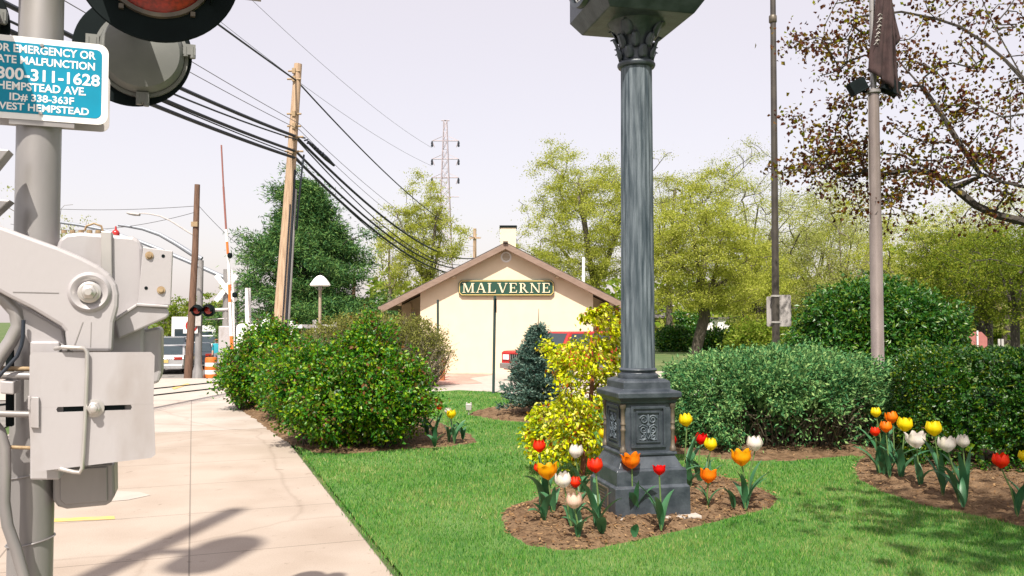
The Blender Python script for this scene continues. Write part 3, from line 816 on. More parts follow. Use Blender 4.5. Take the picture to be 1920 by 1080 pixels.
# ------------------------------------------------------------------ the street clock
def clock():
    cx, cy = 1.17, 7.95
    z0 = 0.06
    root = thing('street_clock', 'dark iron street clock on a fluted column and square pedestal among tulips', 'street clock', (cx, cy, z0), R(13))
    def sq(w): return [(-w / 2, -w / 2), (w / 2, -w / 2), (w / 2, w / 2), (-w / 2, w / 2)]
    def loft(b, secs, mi=0):
        vs = []
        for w, z in secs: vs += [(x, y, z) for x, y in sq(w)]
        fs = [(3, 2, 1, 0), tuple(len(vs) - 4 + i for i in range(4))]
        for i in range(len(secs) - 1):
            for k in range(4): fs.append((i * 4 + k, i * 4 + (k + 1) % 4, i * 4 + 4 + (k + 1) % 4, i * 4 + 4 + k))
        b.add(vs, fs, mi)
    b = MB(); b.box((0, 0, -.02), (.86, .86, .06)); b.build('concrete_footing', M['apron'], root, bevel=.01)
    b = MB(); loft(b, [(.71, .0), (.705, .255), (.675, .27), (.665, .275), (.66, .40), (.645, .415), (.60, .425), (.50, .525), (.535, .53), (.535, .55), (.50, .56)])
    pl = b.build('plinth', M['iron'], root, bevel=.004)
    # bronze plaque on the left face of the plinth
    b = MB()
    for (cy_, cz, sy, sz) in ((0, .228, .34, .012), (0, .022, .34, .012), (-.164, .125, .012, .194), (.164, .125, .012, .194)): b.box((-.358, cy_, cz), (.014, sy, sz), 0)
    b.box((-.354, 0, .125), (.008, .316, .194), 1)
    for i in range(6): b.box((-.3595, (.02 if i % 2 else -.01), .195 - i * .027), (.004, .22 if i % 2 else .17, .009), 0)
    b.build('plaque', [M['bronze'], M['iron']], pl)
    # pedestal body with a framed relief on each face
    b = MB(); loft(b, [(.475, .555), (.475, .985)]); body = b.build('pedestal', M['iron'], root)
    for k in range(4):
        T_ = Matrix.Rotation(k * math.pi / 2, 4, 'Z')
        b = MB()
        yf = -.2375
        for (x, z, w, h) in ((0, .955, .33, .022), (0, .605, .33, .022), (-.154, .78, .022, .328), (.154, .78, .022, .328)): b.box((x, yf - .008, z), (w, .02, h), 0, T_)
        for (x, z, w, h) in ((0, .915, .232, .014), (0, .645, .232, .014), (-.109, .78, .014, .256), (.109, .78, .014, .256)): b.box((x, yf - .006, z), (w, .016, h), 0, T_)
        b.build('panel_frame', M['iron'], body, bevel=.003)
        b = MB()
        for sx in (-1, 1):                      # scrollwork: paired spirals, stems, leaf bosses
            for (ox, oz, r0, tw, st_) in ((.042, .845, .040, 1.55, .3), (.045, .755, .034, 1.4, 3.4), (.050, .690, .026, 1.3, 1.6)):
                pts = []
                for i in range(18):
                    u = i / 17; a = st_ + u * tw * 2 * math.pi; r = r0 * (1 - .75 * u)
                    pts.append((sx * (ox + r * math.cos(a)), yf - .007, oz + r * math.sin(a)))
                b.tube(pts, [.0075 * (1 - .35 * i / 17) for i in range(18)], 6, 0, T_)
            b.tube([(0, yf - .006, .67), (sx * .02, yf - .008, .71), (sx * .012, yf - .008, .78), (sx * .055, yf - .006, .80), (sx * .085, yf - .006, .78)], [.006, .008, .008, .007, .004], 6, 0, T_)
            b.tube([(sx * .085, yf - .006, .668), (sx * .05, yf - .009, .662), (sx * .02, yf - .008, .675)], [.004, .008, .006], 6, 0, T_)
        b.lathe([(.0, -.012), (.012, -.008), (.014, 0)], 10, (0, 0, 0), 0, T_ @ Matrix.Translation((0, yf - .004, .80)) @ Matrix.Rotation(R(90), 4, 'X').inverted(), caps=False)
        b.tube([(0, yf - .006, .80), (0, yf - .01, .86), (0, yf - .006, .892)], [.006, .012, .004], 6, 0, T_)
        b.tube([(0, yf - .006, .76), (0, yf - .012, .73), (0, yf - .006, .70)], [.004, .014, .004], 6, 0, T_)
        b.build('relief', M['iron_streak'], body)
    for sx in (-1, 1):
        for sy in (-1, 1):
            b = MB()
            b.lathe([(.030, .56), (.030, .59), (.022, .60), (.019, .63), (.018, .74), (.023, .75), (.023, .765), (.017, .775), (.018, .80), (.023, .805), (.023, .815), (.018, .825), (.020, .94), (.028, .95), (.030, .985)], 12, (sx * .238, sy * .238, 0))
            b.build('colonnette', M['bronze'], root)
    b = MB(); loft(b, [(.50, .985), (.53, .995), (.535, 1.01), (.565, 1.03), (.60, 1.045), (.605, 1.085), (.59, 1.095), (.455, 1.115), (.45, 1.175), (.43, 1.19), (.37, 1.205)])
    b.build('cornice', M['iron'], root, bevel=.004)
    b = MB(); b.lathe([(.185, 1.20), (.19, 1.215), (.185, 1.24), (.165, 1.25), (.16, 1.262), (.172, 1.27), (.176, 1.283), (.168, 1.296), (.156, 1.30)], 40)
    b.build('column_base', M['iron'], root)
    b = MB()
    prof = [(.158 - .012 * ((z - 1.29) / 2.86), z) for z in np.linspace(1.29, 4.14, 16)]
    b.lathe(prof, 192, mod=lambda t, z: 1 - .045 * abs(math.cos(10 * t)) ** 1.5 if 1.32 < z < 4.1 else 1.0)
    b.build('column', M['iron_streak'], root, angle=60)
    b = MB(); b.lathe([(.145, 4.10), (.168, 4.108), (.178, 4.125), (.178, 4.14), (.166, 4.158), (.148, 4.165)], 40); b.build('collar', M['iron'], root)
    b = MB(); b.lathe([(.145, 4.15), (.142, 4.25), (.150, 4.35), (.19, 4.44), (.275, 4.52), (.30, 4.54)], 40)
    cap = b.build('capital', M['iron'], root)
    for tier, (z, r0, n_, hh, off) in enumerate(((4.17, .146, 8, .13, 0), (4.27, .152, 8, .15, math.pi / 8), (4.38, .175, 4, .16, math.pi / 4))):
        for i in range(n_):
            a = off + i * 2 * math.pi / n_
            b = MB(); ca, sa = math.cos(a), math.sin(a)
            vs, fs = [], []
            for q in range(7):
                u = q / 6
                r = r0 + .012 + .055 * u ** 2.4 + (0.02 * tier * u); zz = z + hh * (u if u < .85 else .85 - (u - .85) * .6)
                w = .042 * (math.sin(math.pi * (.18 + .78 * u))) * (1.0 if tier < 2 else 1.35)
                for s_, dr in ((-1, -.010), (0, .008), (1, -.010)):
                    rr = r + dr
                    vs.append((ca * rr - sa * s_ * w, sa * rr + ca * s_ * w, zz))
            for q in range(6):
                for k in range(2): fs.append((q * 3 + k, q * 3 + k + 1, q * 3 + 4 + k, q * 3 + 3 + k))
            b.add(vs, fs, 0, True)
            lf = b.build('acanthus_leaf', M['iron'], cap)
            sd = lf.modifiers.new('thick', 'SOLIDIFY'); sd.thickness = .012
    # clock head: a chamfered case with a dial on each side
    b = MB(); loft(b, [(.80, 4.52), (.82, 4.53), (1.0, 4.66), (1.0, 5.50), (.86, 5.62), (.5, 5.72), (.16, 5.80), (.08, 5.95)])
    case = b.build('clock_case', M['iron'], root, bevel=.006)
    for k in range(4):
        T_ = Matrix.Rotation(k * math.pi / 2, 4, 'Z')
        Q = T_ @ roty((0, -.503, 5.09))
        b = MB(); b.lathe([(.385, 0), (.43, 0), (.425, -.05), (.385, -.055)], 48, M=Q, caps=False); b.build('bezel', M['iron'], case)
        b = MB(); b.lathe([(.0, -.012), (.385, -.012), (.385, 0)], 48, M=Q, caps=False)
        for h in range(12):
            a = h * math.pi / 6
            b.box((0, 0, 0), (.022, .004, .07), 1, T_ @ Matrix.Translation((.33 * math.sin(a), -.519, 5.09 + .33 * math.cos(a))) @ Matrix.Rotation(a, 4, 'Y'))
        dl = b.build('dial', [M['dial'], M['black']], case)
        for ln, a, nm in ((.20, .9, 'hour_hand'), (.29, 3.6, 'minute_hand')):
            h = MB(); h.box((0, 0, ln / 2), (.02, .004, ln), 0, T_ @ Matrix.Translation((0, -.525 - (.006 if ln > .25 else 0), 5.09)) @ Matrix.Rotation(a, 4, 'Y')); h.build(nm, M['black'], case)
clock()

# ------------------------------------------------------------------ the railway crossing signal in the foreground
def text_mesh(b, body, cx, z, h, y, M_=None, mi=0, maxw=None, bold=.014, depth=.0012, rot=0):
    cu = bpy.data.curves.new('lettering', 'FONT')
    cu.body = body; cu.size = 1.0; cu.align_x = 'CENTER'; cu.offset = bold; cu.resolution_u = 3
    o = bpy.data.objects.new('lettering', cu); COL.objects.link(o)
    dg = bpy.context.evaluated_depsgraph_get(); dg.update()
    me = bpy.data.meshes.new_from_object(o.evaluated_get(dg))
    xs = [v.co.x for v in me.vertices]; ys = [v.co.y for v in me.vertices]
    sc = h / 0.73
    sx = sc
    w = (max(xs) - min(xs)) * sc
    if maxw: sx = sc * maxw / w
    mid = (max(xs) + min(xs)) / 2
    vs = [(cx + (v.co.x - mid) * sx, y, z + v.co.y * sc) for v in me.vertices]
    b.add(vs, [tuple(p.vertices) for p in me.polygons], mi, False, M_)
    bpy.data.objects.remove(o); bpy.data.meshes.remove(me); bpy.data.curves.remove(cu)

EX = Vector((math.cos(STREET), math.sin(STREET), 0)); EY = Vector((-math.sin(STREET), math.cos(STREET), 0))
MAST = at(66, 600, 3.0); MAST.z = 0
def loc(px, py, k):
    d = ray(px, py); o = Vector((0, 0, CAMH))
    t = ((MAST - o).dot(EY) + k) / d.dot(EY)
    p = o + d * t - MAST
    return Vector((p.dot(EX), k, p.z))
def L2(pts, k): return [(v.x, v.z) for v in (loc(x, y, k) for x, y in pts)]
def rounded(x0, z0, x1, z1, r, n=5):
    out = []
    for cx_, cz_, a0 in ((x1 - r, z1 - r, 0), (x0 + r, z1 - r, 90), (x0 + r, z0 + r, 180), (x1 - r, z0 + r, 270)):
        for i in range(n + 1):
            a = R(a0 + 90 * i / n); out.append((cx_ + r * math.cos(a), cz_ + r * math.sin(a)))
    return out

def signal_head(parent_name, label_root, root, c, rr, housing, face, lens_r, hoff=(0, 0)):
    """face = -1 looks to the camera, +1 looks away; returns parts under the signal"""
    T_ = Matrix.Translation(c) @ Matrix.Rotation(R(-90 if face > 0 else 90), 4, 'X')    # lathe +z -> viewing direction of the lamp
    b = MB(); b.lathe([(lens_r, .0), (rr, .0), (rr + .004, -.006), (rr, -.012), (lens_r * .5, -.012)], 64, M=T_, caps=False)
    h = b.build('signal_backing', M['black'], root)
    b = MB()
    hr = housing; T0 = T_; c0 = c; c = Vector((c[0] + hoff[0], c[1], c[2] + hoff[1])); T_ = Matrix.Translation(c) @ Matrix.Rotation(R(-90 if face > 0 else 90), 4, 'X')
    b.lathe([(.0, -.085), (hr * .55, -.082), (hr * .88, -.072), (hr * .97, -.05), (hr, -.0125)], 48, M=T_, caps=False)
    b.lathe([(hr, -.03), (hr + .014, -.03), (hr + .014, -.0125)], 48, M=T_, caps=False)
    if face > 0:
        for a in (R(272), R(10), R(170)):
            b.box((math.cos(a) * (hr + .02) + c[0], c[1] - .035, c[2] + math.sin(a) * (hr + .02)), (.05, .04, .045))
            b.tube([(math.cos(a) * (hr + .02) + c[0] - .014, c[1] - .045, c[2] + math.sin(a) * (hr + .02) - .03), (math.cos(a) * (hr + .02) + c[0] - .014, c[1] - .045, c[2] + math.sin(a) * (hr + .02) + .01)], .012, 8)
            b.tube([(math.cos(a) * (hr + .02) + c[0] + .014, c[1] - .045, c[2] + math.sin(a) * (hr + .02) - .035), (math.cos(a) * (hr + .02) + c[0] + .014, c[1] - .045, c[2] + math.sin(a) * (hr + .02) + .01)], .012, 8)
    b.build('lamp_housing', M['housing'], h); T_ = T0; c = c0
    b = MB(); b.lathe([(.0, .035), (lens_r * .5, .028), (lens_r * .85, .012), (lens_r * .98, .0)], 48, M=T_, caps=False)
    b.build('lens', M['red_lens'], h)
    b = MB(); b.lathe([(lens_r * .96, .0), (lens_r * .97, .016), (lens_r * 1.05, .016), (lens_r * 1.06, .0)], 48, M=T_, caps=False)
    for a in (35, 145, 235, 305):
        b.box((c[0] + math.cos(R(a)) * lens_r * 1.12, c[1] + face * .008, c[2] + math.sin(R(a)) * lens_r * 1.12), (.016, .016, .016))
    b.build('lens_ring', M['bronze'], h)
    b = MB()
    n = 26; vs, fs = [], []
    r0 = lens_r * 1.16
    for i in range(n + 1):
        a = R(-35 + 250 * i / n)
        ln = .44 * max(.12, math.sin(max(0, min(math.pi, (a + R(35)) / R(250) * math.pi)))) ** .45
        for rad in (r0, r0 + .004):
            for d_ in (0, ln):
                vs.append((c[0] + rad * math.cos(a), c[1] + face * d_, c[2] + rad * math.sin(a) - .05 * d_))
    for i in range(n):
        q = i * 4
        fs += [(q, q + 1, q + 5, q + 4), (q + 2, q + 6, q + 7, q + 3), (q + 1, q + 3, q + 7, q + 5)]
    b.add(vs, fs, 0, True); b.build('visor', M['black'], h)
    return h

def crossing_signal():
    root = thing('crossing_signal', 'silver railway crossing signal mast with red lamp and gate mechanism in the left foreground', 'crossing signal', MAST, STREET)
    rm = .0715
    b = MB(); b.lathe([(.17, -.02), (.17, .03), (.12, .05), (.10, .16), (rm + .002, .20), (rm, .22), (rm, 4.3), (.0, 4.34)], 32); b.build('mast', M['galv'], root)
    # the two lamps to the right of the mast, the far one turned away
    c1 = loc(297, -66, -.14); c2 = loc(250, 98, .52)
    s1 = (loc(447, -66, -.14) - c1).length; s2 = (loc(358, 98, .52) - c2).length
    signal_head('', '', root, c1, s1, .16, -1, (loc(297, 32, -.14) - c1).length * .97)
    signal_head('', '', root, c2, s2, s2 * .74, 1, .12, (.035, -.012))
    b = MB(); b.tube([(-.75, .0, c1.z), (.75, 0, c1.z)], .035, 12)
    for sx in (-1, 1):
        b.tube([(sx * c1.x, 0, c1.z), (sx * c1.x, c1.y + .10, c1.z)], .035, 12)
    b.tube([(c2.x, 0, c1.z), (c2.x, c2.y, c2.z + .12)], .035, 12)
    b.tube([(-c2.x, 0, c1.z), (-c2.x, c2.y, c2.z + .12)], .035, 12)
    b.build('cross_arm', M['galv'], root)
    # their twins on the other side of the mast, all but out of the picture
    c3 = Vector((-c1.x, c1.y, c1.z)); signal_head('', '', root, c3, s1, .16, -1, s1 * .63)
    c4 = loc(-106, 40, .52); signal_head('', '', root, c4, s2, s2 * .8, 1, .12)
    # ---- gate mechanism housing right of the mast
    def px_prism(b, pts, k0, k1, mi=0, kk=None): b.prism(L2(pts, kk if kk is not None else k0), k0, k1, mi)
    k0 = -.10
    b = MB()
    pts = [(105, 480), (112, 450), (128, 437), (150, 435), (250, 441), (258, 447), (266, 458), (268, 480), (300, 560), (303, 700), (296, 722), (110, 715)]
    px_prism(b, [(104, 470), (110, 448), (124, 438), (150, 435), (250, 443), (262, 450), (268, 466), (270, 560), (270, 725), (104, 725)], -.10, .22, 0)
    hs = b.build('gate_mechanism_housing', M['silver'], root, bevel=.012)
    b = MB(); px_prism(b, [(262, 620), (299, 612), (303, 620), (303, 700), (298, 718), (262, 725)], -.06, .2); b.build('housing_side', M['silver'], hs, bevel=.01)
    b = MB(); px_prism(b, [(189, 433), (209, 434), (210, 520), (189, 520)], -.118, .235)
    b.build('lid_strap', M['steel'], hs, bevel=.003)
    for x in range(120, 186, 16):
        b = MB(); v = loc(x, 436, -.05); b.tube([(v.x, -.05, v.z - .002), (v.x, -.05, v.z + .008)], .009, 8); b.build('lid_bolt', M['rust'], hs)
    b = MB(); pts = [loc(*p, -.03) for p in ((158, 434), (162, 424), (176, 419), (190, 424), (193, 434))]
    b.tube(pts, .004, 6)
    b.build('lid_handle', M['rust'], hs)
    # right hand bracket plate with its foot
    b = MB()
    px_prism(b, [(268, 463), (322, 470), (318, 572), (258, 570)], -.13, -.118)
    v0 = loc(322, 470, -.13); v1 = loc(318, 572, -.13)
    b.prism([(v0.x - .005, v0.z), (v0.x + .003, v0.z), (v1.x + .003, v1.z), (v1.x - .005, v1.z)], -.13, -.06)
    br = b.build('bracket_plate', M['silver'], root, bevel=.003)
    b = MB(); px_prism(b, [(258, 571), (313, 577), (318, 590), (312, 596), (222, 636), (215, 600)], -.16, -.10); b.build('bracket_foot', M['silver'], br, bevel=.006)
    b = MB(); px_prism(b, [(255, 568), (316, 572), (316, 577), (256, 574)], -.175, -.10); px_prism(b, [(214, 596), (256, 569), (258, 574), (216, 602)], -.172, -.10); b.build('foot_flange', M['silver'], br, bevel=.003)
    for (x, y) in ((280, 479), (302, 544)):
        b = MB(); v = loc(x, y, -.13); b.lathe([(.014, 0), (.014, -.004), (.009, -.004), (.008, -.010), (0, -.011)], 14, M=roty((v.x, -.1305, v.z))); b.build('bracket_bolt', M['rust'], br)
    for (x, y) in ((306, 480), (274, 540)):
        b = MB(); v = loc(x, y, -.13); b.lathe([(.006, -.001), (0, -.0015)], 12, M=roty((v.x, -.1305, v.z))); b.build('bolt_hole', M['black'], br)
    # ---- the cast gate arm support
    k = -.26
    b = MB()
    arm = [(-160, 372), (-60, 402), (0, 423), (60, 445), (110, 463), (150, 480), (185, 498), (205, 513), (218, 533), (222, 552), (221, 575), (213, 605), (210, 660), (130, 660), (124, 650), (121, 622), (113, 612), (60, 580), (20, 560), (0, 549), (-60, 512), (-160, 455)]
    px_prism(b, arm, k, k + .05)
    cst = b.build('gate_arm_support', M['silver'], root, bevel=.012)
    b = MB(); px_prism(b, [(0, 552), (60, 583), (118, 616), (128, 660), (66, 665), (14, 570)], k + .055, k + .09); b.build('rear_web', M['silver'], cst, bevel=.008)
    b = MB()
    px_prism(b, [(24, 546.5), (110, 548.5), (110, 549.8), (24, 548)], k - .0018, k + .003)
    px_prism(b, [(154, 604), (156, 604), (141, 646), (139, 646)], k - .0018, k + .003)
    px_prism(b, [(170, 604), (171.5, 604), (170, 650), (168.5, 650)], k - .0018, k + .003)
    b.build('cast_rib', M['galv'], cst)
    pv = loc(168, 548, k); rb = (loc(212, 548, k) - pv).length
    b = MB(); b.lathe([(rb * .96, .004), (rb * .92, -.006), (rb * .80, -.013), (rb * .70, -.011), (rb * .55, .0), (rb * .5, .002)], 40, M=roty((pv.x, k - .0015, pv.z)), caps=False)
    b.lathe([(rb * .52, .0), (0, -.0005)], 32, M=roty((pv.x, k - .001, pv.z)))
    b.build('pivot_boss', M['silver'], cst)
    b = MB(); b.lathe([(rb * .50, 0), (rb * .50, -.008), (rb * .40, -.010), (rb * .40, -.013)], 28, M=roty((pv.x, k - .004, pv.z)))
    b.lathe([(rb * .34, 0), (rb * .34, -.018), (rb * .28, -.021), (0, -.021)], 6, M=roty((pv.x, k - .016, pv.z)), smooth=False)
    b.lathe([(rb * .20, 0), (rb * .20, -.010), (rb * .15, -.013), (0, -.013)], 20, M=roty((pv.x, k - .036, pv.z)))
    b.build('pivot_bolt', M['steel'], cst)
    # ---- slotted plate in front
    kp = -.295
    pl = L2([(56, 661), (279, 651), (289, 660), (290, 858), (284, 863), (60, 885), (57, 880)], kp)
    b = MB()
    # two halves and bridges leave the slot open
    x0, zb, x1, zt = pl[0][0], pl[5][1], pl[2][0], pl[0][1]
    s0 = loc(108, 768, kp); s1_ = loc(245, 764, kp); sh = .0085
    sz = s0.z
    # bottom / top outline pieces share slanted edges with the photo's plate
    tl, tr = pl[0], pl[2]; bl, brr = pl[5], pl[3]
    b.prism([(tl[0], sz + sh), (tr[0], sz + sh), (tr[0] + .002, tr[1] - .012), (tr[0] - .010, tr[1]), (tl[0] + .008, tl[1]), (tl[0], tl[1] - .008)], kp, kp + .006)
    b.prism([(bl[0] + .006, bl[1]), (brr[0] - .010, brr[1]), (brr[0] + .002, brr[1] + .010), (tr[0] + .002, sz - sh), (tl[0], sz - sh), (bl[0], bl[1] + .008)], kp, kp + .006)
    b.prism([(tl[0], sz - sh), (s0.x, sz - sh), (s0.x - .004, sz), (s0.x, sz + sh), (tl[0], sz + sh)], kp + .0003, kp + .0057)
    b.prism([(s1_.x, sz - sh), (tr[0] + .001, sz - sh), (tr[0] + .001, sz + sh), (s1_.x, sz + sh), (s1_.x + .004, sz)], kp + .0003, kp + .0057)
    plate = b.build('slotted_plate', M['silver'], root)
    b = MB(); cxm = (s0.x + s1_.x) / 2
    b.prism([(s0.x - .02, sz - .04), (s1_.x + .02, sz - .04), (s1_.x + .02, sz + .04), (s0.x - .02, sz + .04)], kp + .03, kp + .05, 0)
    b.prism([(s0.x + .015, sz - .013), (s1_.x - .02, sz - .013), (s1_.x - .02, sz + .013), (s0.x + .015, sz + .013)], kp + .010, kp + .029, 1)
    b.build('slide_bar', [M['silver'], M['black']], plate)
    v = loc(177, 765, kp)
    b = MB(); b.lathe([(.030, 0), (.030, -.004), (.022, -.005)], 28, M=roty((v.x, kp - .0005, v.z)))
    b.lathe([(.021, 0), (.021, -.014), (.017, -.017), (0, -.017)], 6, M=roty((v.x, kp - .006, v.z)), smooth=False)
    b.lathe([(.012, 0), (.012, -.012), (.009, -.014), (0, -.014)], 16, M=roty((v.x, kp - .022, v.z)))
    b.build('plate_bolt', M['steel'], plate)
    b = MB(); kk = kp - .014
    pts = [loc(104, 654, -.24)] + [loc(x, y, kk) for x, y in ((118, 651), (145, 652), (158, 653), (163, 660), (163, 700), (160, 780), (156, 850), (154, 878), (149, 886), (138, 885), (116, 880))] + [loc(104, 878, -.24)]
    b.tube(pts, .0066, 10); b.build('u_bolt', M['steel'], plate)
    b = MB(); px_prism(b, [(57, 744), (73, 745), (73, 803), (57, 802)], kp - .012, kp - .0005); px_prism(b, [(52, 742), (57, 744), (57, 770), (52, 768)], kp - .012, kp + .05); b.build('plate_lug', M['silver'], plate, bevel=.002)
    # ---- lower counterweight box
    b = MB(); px_prism(b, [(98, 872), (214, 868), (215, 930), (208, 942), (198, 948), (125, 955), (108, 950), (99, 938)], -.06, .10)
    lb = b.build('lower_box', M['galv'], root, bevel=.008)
    b = MB(); px_prism(b, [(112, 880), (201, 875), (202, 940), (122, 947), (112, 938)], -.068, -.0605); b.build('box_cover', M['galv'], lb, bevel=.004)
    # ---- mounting blocks, studs and clamps between mast and mechanism
    b = MB(); px_prism(b, [(56, 640), (112, 640), (112, 900), (56, 900)], -.22, -.075); b.build('mounting_block', M['silver'], root, bevel=.006)
    for (x0_, y, x1_, kx, r) in ((-20, 690, 62, -.17, .008), (-20, 703, 62, -.20, .013), (-20, 775, 60, -.2, .011), (10, 838, 62, -.15, .006)):
        a_, c_ = loc(x0_, y, kx), loc(x1_, y + 2, kx); b = MB(); b.tube([a_, c_], r, 10); b.build('clamp_stud', M['rust' if y in (690, 838) else 'galv'], root)
    b = MB(); px_prism(b, [(0, 714), (26, 716), (26, 740), (0, 738)], -.24, -.12); px_prism(b, [(10, 655), (24, 655), (24, 800), (10, 800)], -.12, -.09, 1); b.build('clamp_block', [M['silver'], M['black']], root, bevel=.004)
    for pts in ([(-60, 330), (-60, 300), (-20, 277), (18, 281), (6, 296), (-12, 318)], [(-60, 410), (-60, 378), (0, 374), (20, 375), (10, 384), (-14, 406)]):
        b = MB(); px_prism(b, pts, -.2, -.12); b.build('counterweight_bracket', M['galv'], root, bevel=.004)
    # ---- arm tube, conduits and cables at the left edge
    b = MB(); b.tube([loc(x, y, -.2) for x, y in ((-40, 740), (0, 668), (20, 640), (34, 612), (30, 585), (8, 560), (-30, 540))], .022, 12); b.build('bent_tube', M['galv'], root)
    b = MB(); b.tube([loc(x, y, -.23) for x, y in ((-20, 725), (14, 688), (32, 668), (40, 648), (43, 632), (44, 600))], .006, 8); b.build('black_cable', M['wire'], root)
    b = MB(); b.tube([loc(x, y, -.16) for x, y in ((-16, 790), (0, 810), (9, 840), (10, 880), (8, 940), (14, 985), (30, 1030), (44, 1080), (60, 1160), (66, 1300), (60, 1560))], .018, 12); b.build('conduit', M['galv'], root)
    for y, dy in ((886, 9), (1012, 6)):
        b = MB(); n = 20; vz = loc(66, y, 0).z
        b.tube([((rm + .004) * math.cos(t), (rm + .004) * math.sin(t), vz + .012 * math.cos(t)) for t in np.linspace(0, 2 * math.pi, n)], .003, 5, caps=False); b.build('wire_tie', M['galv'], root)
crossing_signal()

def emergency_sign():
    k = -.092
    v0 = loc(203, 150, k); zt = loc(77, 72, k).z; zb = loc(77, 226, k).z
    xr = v0.x; cx = loc(80, 150, k).x; hw = xr - cx; H = zt - zb
    root = thing('emergency_notice_sign', 'blue-green sign with white emergency phone lettering strapped to the signal mast', 'sign', MAST + EX * cx + EY * k + Vector((0, 0, zb)), STREET)
    b = MB(); b.prism(rounded(-hw, 0, hw, H, .032), 0, .003); pl = b.build('sign_plate', M['sign_white'], root)
    b = MB(); i = .021; b.prism(rounded(-hw + i, i, hw - i, H - i, .020), -.0012, -.0002); b.build('blue_field', M['sign_teal'], root)
    b = MB()
    def line(s, yc, h, w): 
        zc = loc(80, yc, k).z - zb
        text_mesh(b, s, 0, zc - h / 2, h, -.0022, maxw=w, bold=.024)
    W_ = 2 * hw
    q = (loc(80, 150, k) - loc(80, 160, k)).length / 10     # metres per pixel
    line('FOR EMERGENCY OR', 95, 15 * q, W_ * .80); line('GATE MALFUNCTION', 116, 14.5 * q, W_ * .79)
    line('1-800-311-1628', 142, 22 * q, W_ * .87); line('HEMPSTEAD AVE.', 165, 15 * q, W_ * .66)
    line('ID# 338-363F', 185, 13.5 * q, W_ * .48); line('WEST HEMPSTEAD', 203, 13.5 * q, W_ * .71)
    b.build('lettering', M['sign_white'], root)
    for y in (85, 213):
        b = MB(); z = loc(77, y, k).z - zb; b.lathe([(.0062, 0), (.0062, -.003), (0, -.004)], 10, M=roty((-.004, -.0025, z))); b.build('sign_bolt', M['galv'], root)
    # strap behind and the plate for the other side
    for y in (90, 228):
        b = MB(); z = loc(77, y, k).z - zb; b.box((0, .012, z), (.20, .018, .028)); b.build('mounting_strap', M['galv'], root)
    k2 = .095
    xr2 = loc(206, 180, k2).x; z2t = loc(100, 130, k2).z; z2b = loc(100, 241, k2).z
    r2 = thing('metal_sign', 'bare pinkish metal back of a second sign behind the blue-green one', 'sign', MAST + EX * (xr2 - .25) + EY * k2 + Vector((0, 0, z2b)), STREET)
    b = MB(); b.prism(rounded(-.25, 0, .25, z2t - z2b, .03), 0, .003); b.build('sign_plate', M['sign_back'], r2)
    b = MB(); b.box((0.05, -.014, .045), (.34, .02, .028)); b.build('mounting_strap', M['galv'], r2)
emergency_sign()

# ------------------------------------------------------------------ trees
def crown_px(px0, px1, py0, py1, Y, ry=None):
    a, b = at(px0, py1, Y), at(px1, py0, Y)
    rx, rz = (b.x - a.x) / 2, (b.z - a.z) / 2
    return (Vector(((a.x + b.x) / 2, Y, (a.z + b.z) / 2)), (rx, ry or rx, rz))
def base_px(px, Y): return Vector(((px - 960) / F * Y, Y, gz((px - 960) / F * Y, Y)))
# left evergreen behind the pole
cr = crown_px(468, 682, 318, 606, 42)
def pine():
    root = thing('pine_tree', 'dark green white pine with ragged crown behind the leaning utility pole', 'tree', base_px(578, 42))
    base = root.location
    H = at(560, 312, 42).z
    T = []
    for i in range(560):
        u = rng.random() ** .85
        z = 1.2 + (H - 1.2) * u
        env = 4.7 * (1 - u) ** .74 * (.90 + .16 * math.sin(14 * u)) * min(1, .72 + u * 2)
        a = rng.uniform(0, 6.283); r = env * rng.uniform(.25, 1.08) * (1 + .28 * mnoise.noise(Vector((math.cos(a) * 1.5, math.sin(a) * 1.5, z * .55))))
        T.append((r * math.cos(a) - .3 * u, r * math.sin(a), z + r * .12))
    for (px, py) in ((458, 442), (470, 470), (516, 352), (522, 370), (690, 438), (672, 520), (478, 520), (668, 505), (552, 318)):
        p = at(px, py, 41.5) - base; T.append(tuple(p))
    pos, par, nr = grow([[(0, 0, -.2), (0, 0, 1), (0, 0, 3), (-.1, 0, 5), (-.2, 0, 7), (-.35, 0, H - .3)]], T, -.05, .7, .04)
    wood('trunk', pos, par, .025, .24, M['bark_dark'], root)
    T = np.array(T); per = 230
    P = np.repeat(T, per, 0) + rng.normal(0, 1, (len(T) * per, 3)) * np.array([.33, .33, .16])
    out = np.repeat(T, per, 0) * np.array([1, 1, 0]); out /= np.linalg.norm(out, axis=1, keepdims=True) + 1e-6
    leaves('crown', P, rng.uniform(.14, .30, len(P)), LM['pine'], root, aspect=.2, out=out, outw=.8, upn=.5)
pine()
BG = 'spring trees behind the station and hedges'
tree('spring_tree', 'thin yellow-green spring tree left of the station roof, crossed by cables', base_px(800, 52), crown_px(712, 872, 335, 590, 52), 230, 17000, .15, LM['spring'], 'bark', .22, seed=2, bare=.12, tip=.014, limbs=4, group=BG)
tree('spring_tree', 'pale nearly bare tree at the left end of the station roof', base_px(730, 60), crown_px(690, 770, 375, 590, 60), 90, 1500, .17, LM['spring_pale'], 'bark_pale', .16, seed=5, bare=.25, tip=.013, limbs=4, group=BG)
tree('spring_tree', 'large round yellow-green tree directly behind the right roof slope of the station', base_px(1120, 58), crown_px(968, 1225, 268, 600, 58), 380, 38000, .165, LM['spring'], 'bark', .3, seed=3, tip=.016, limbs=5, group=BG, bare=.05)
tree('spring_tree', 'bright yellow-green tree with thick leaning trunk right of the clock column', base_px(1305, 46), crown_px(1185, 1450, 320, 655, 46), 380, 36000, .145, LM['spring'], 'bark', .30, seed=4, tip=.014, limbs=5, lean=(.5, 0), fork=.4, group=BG, bare=.06, zmin=2.4)
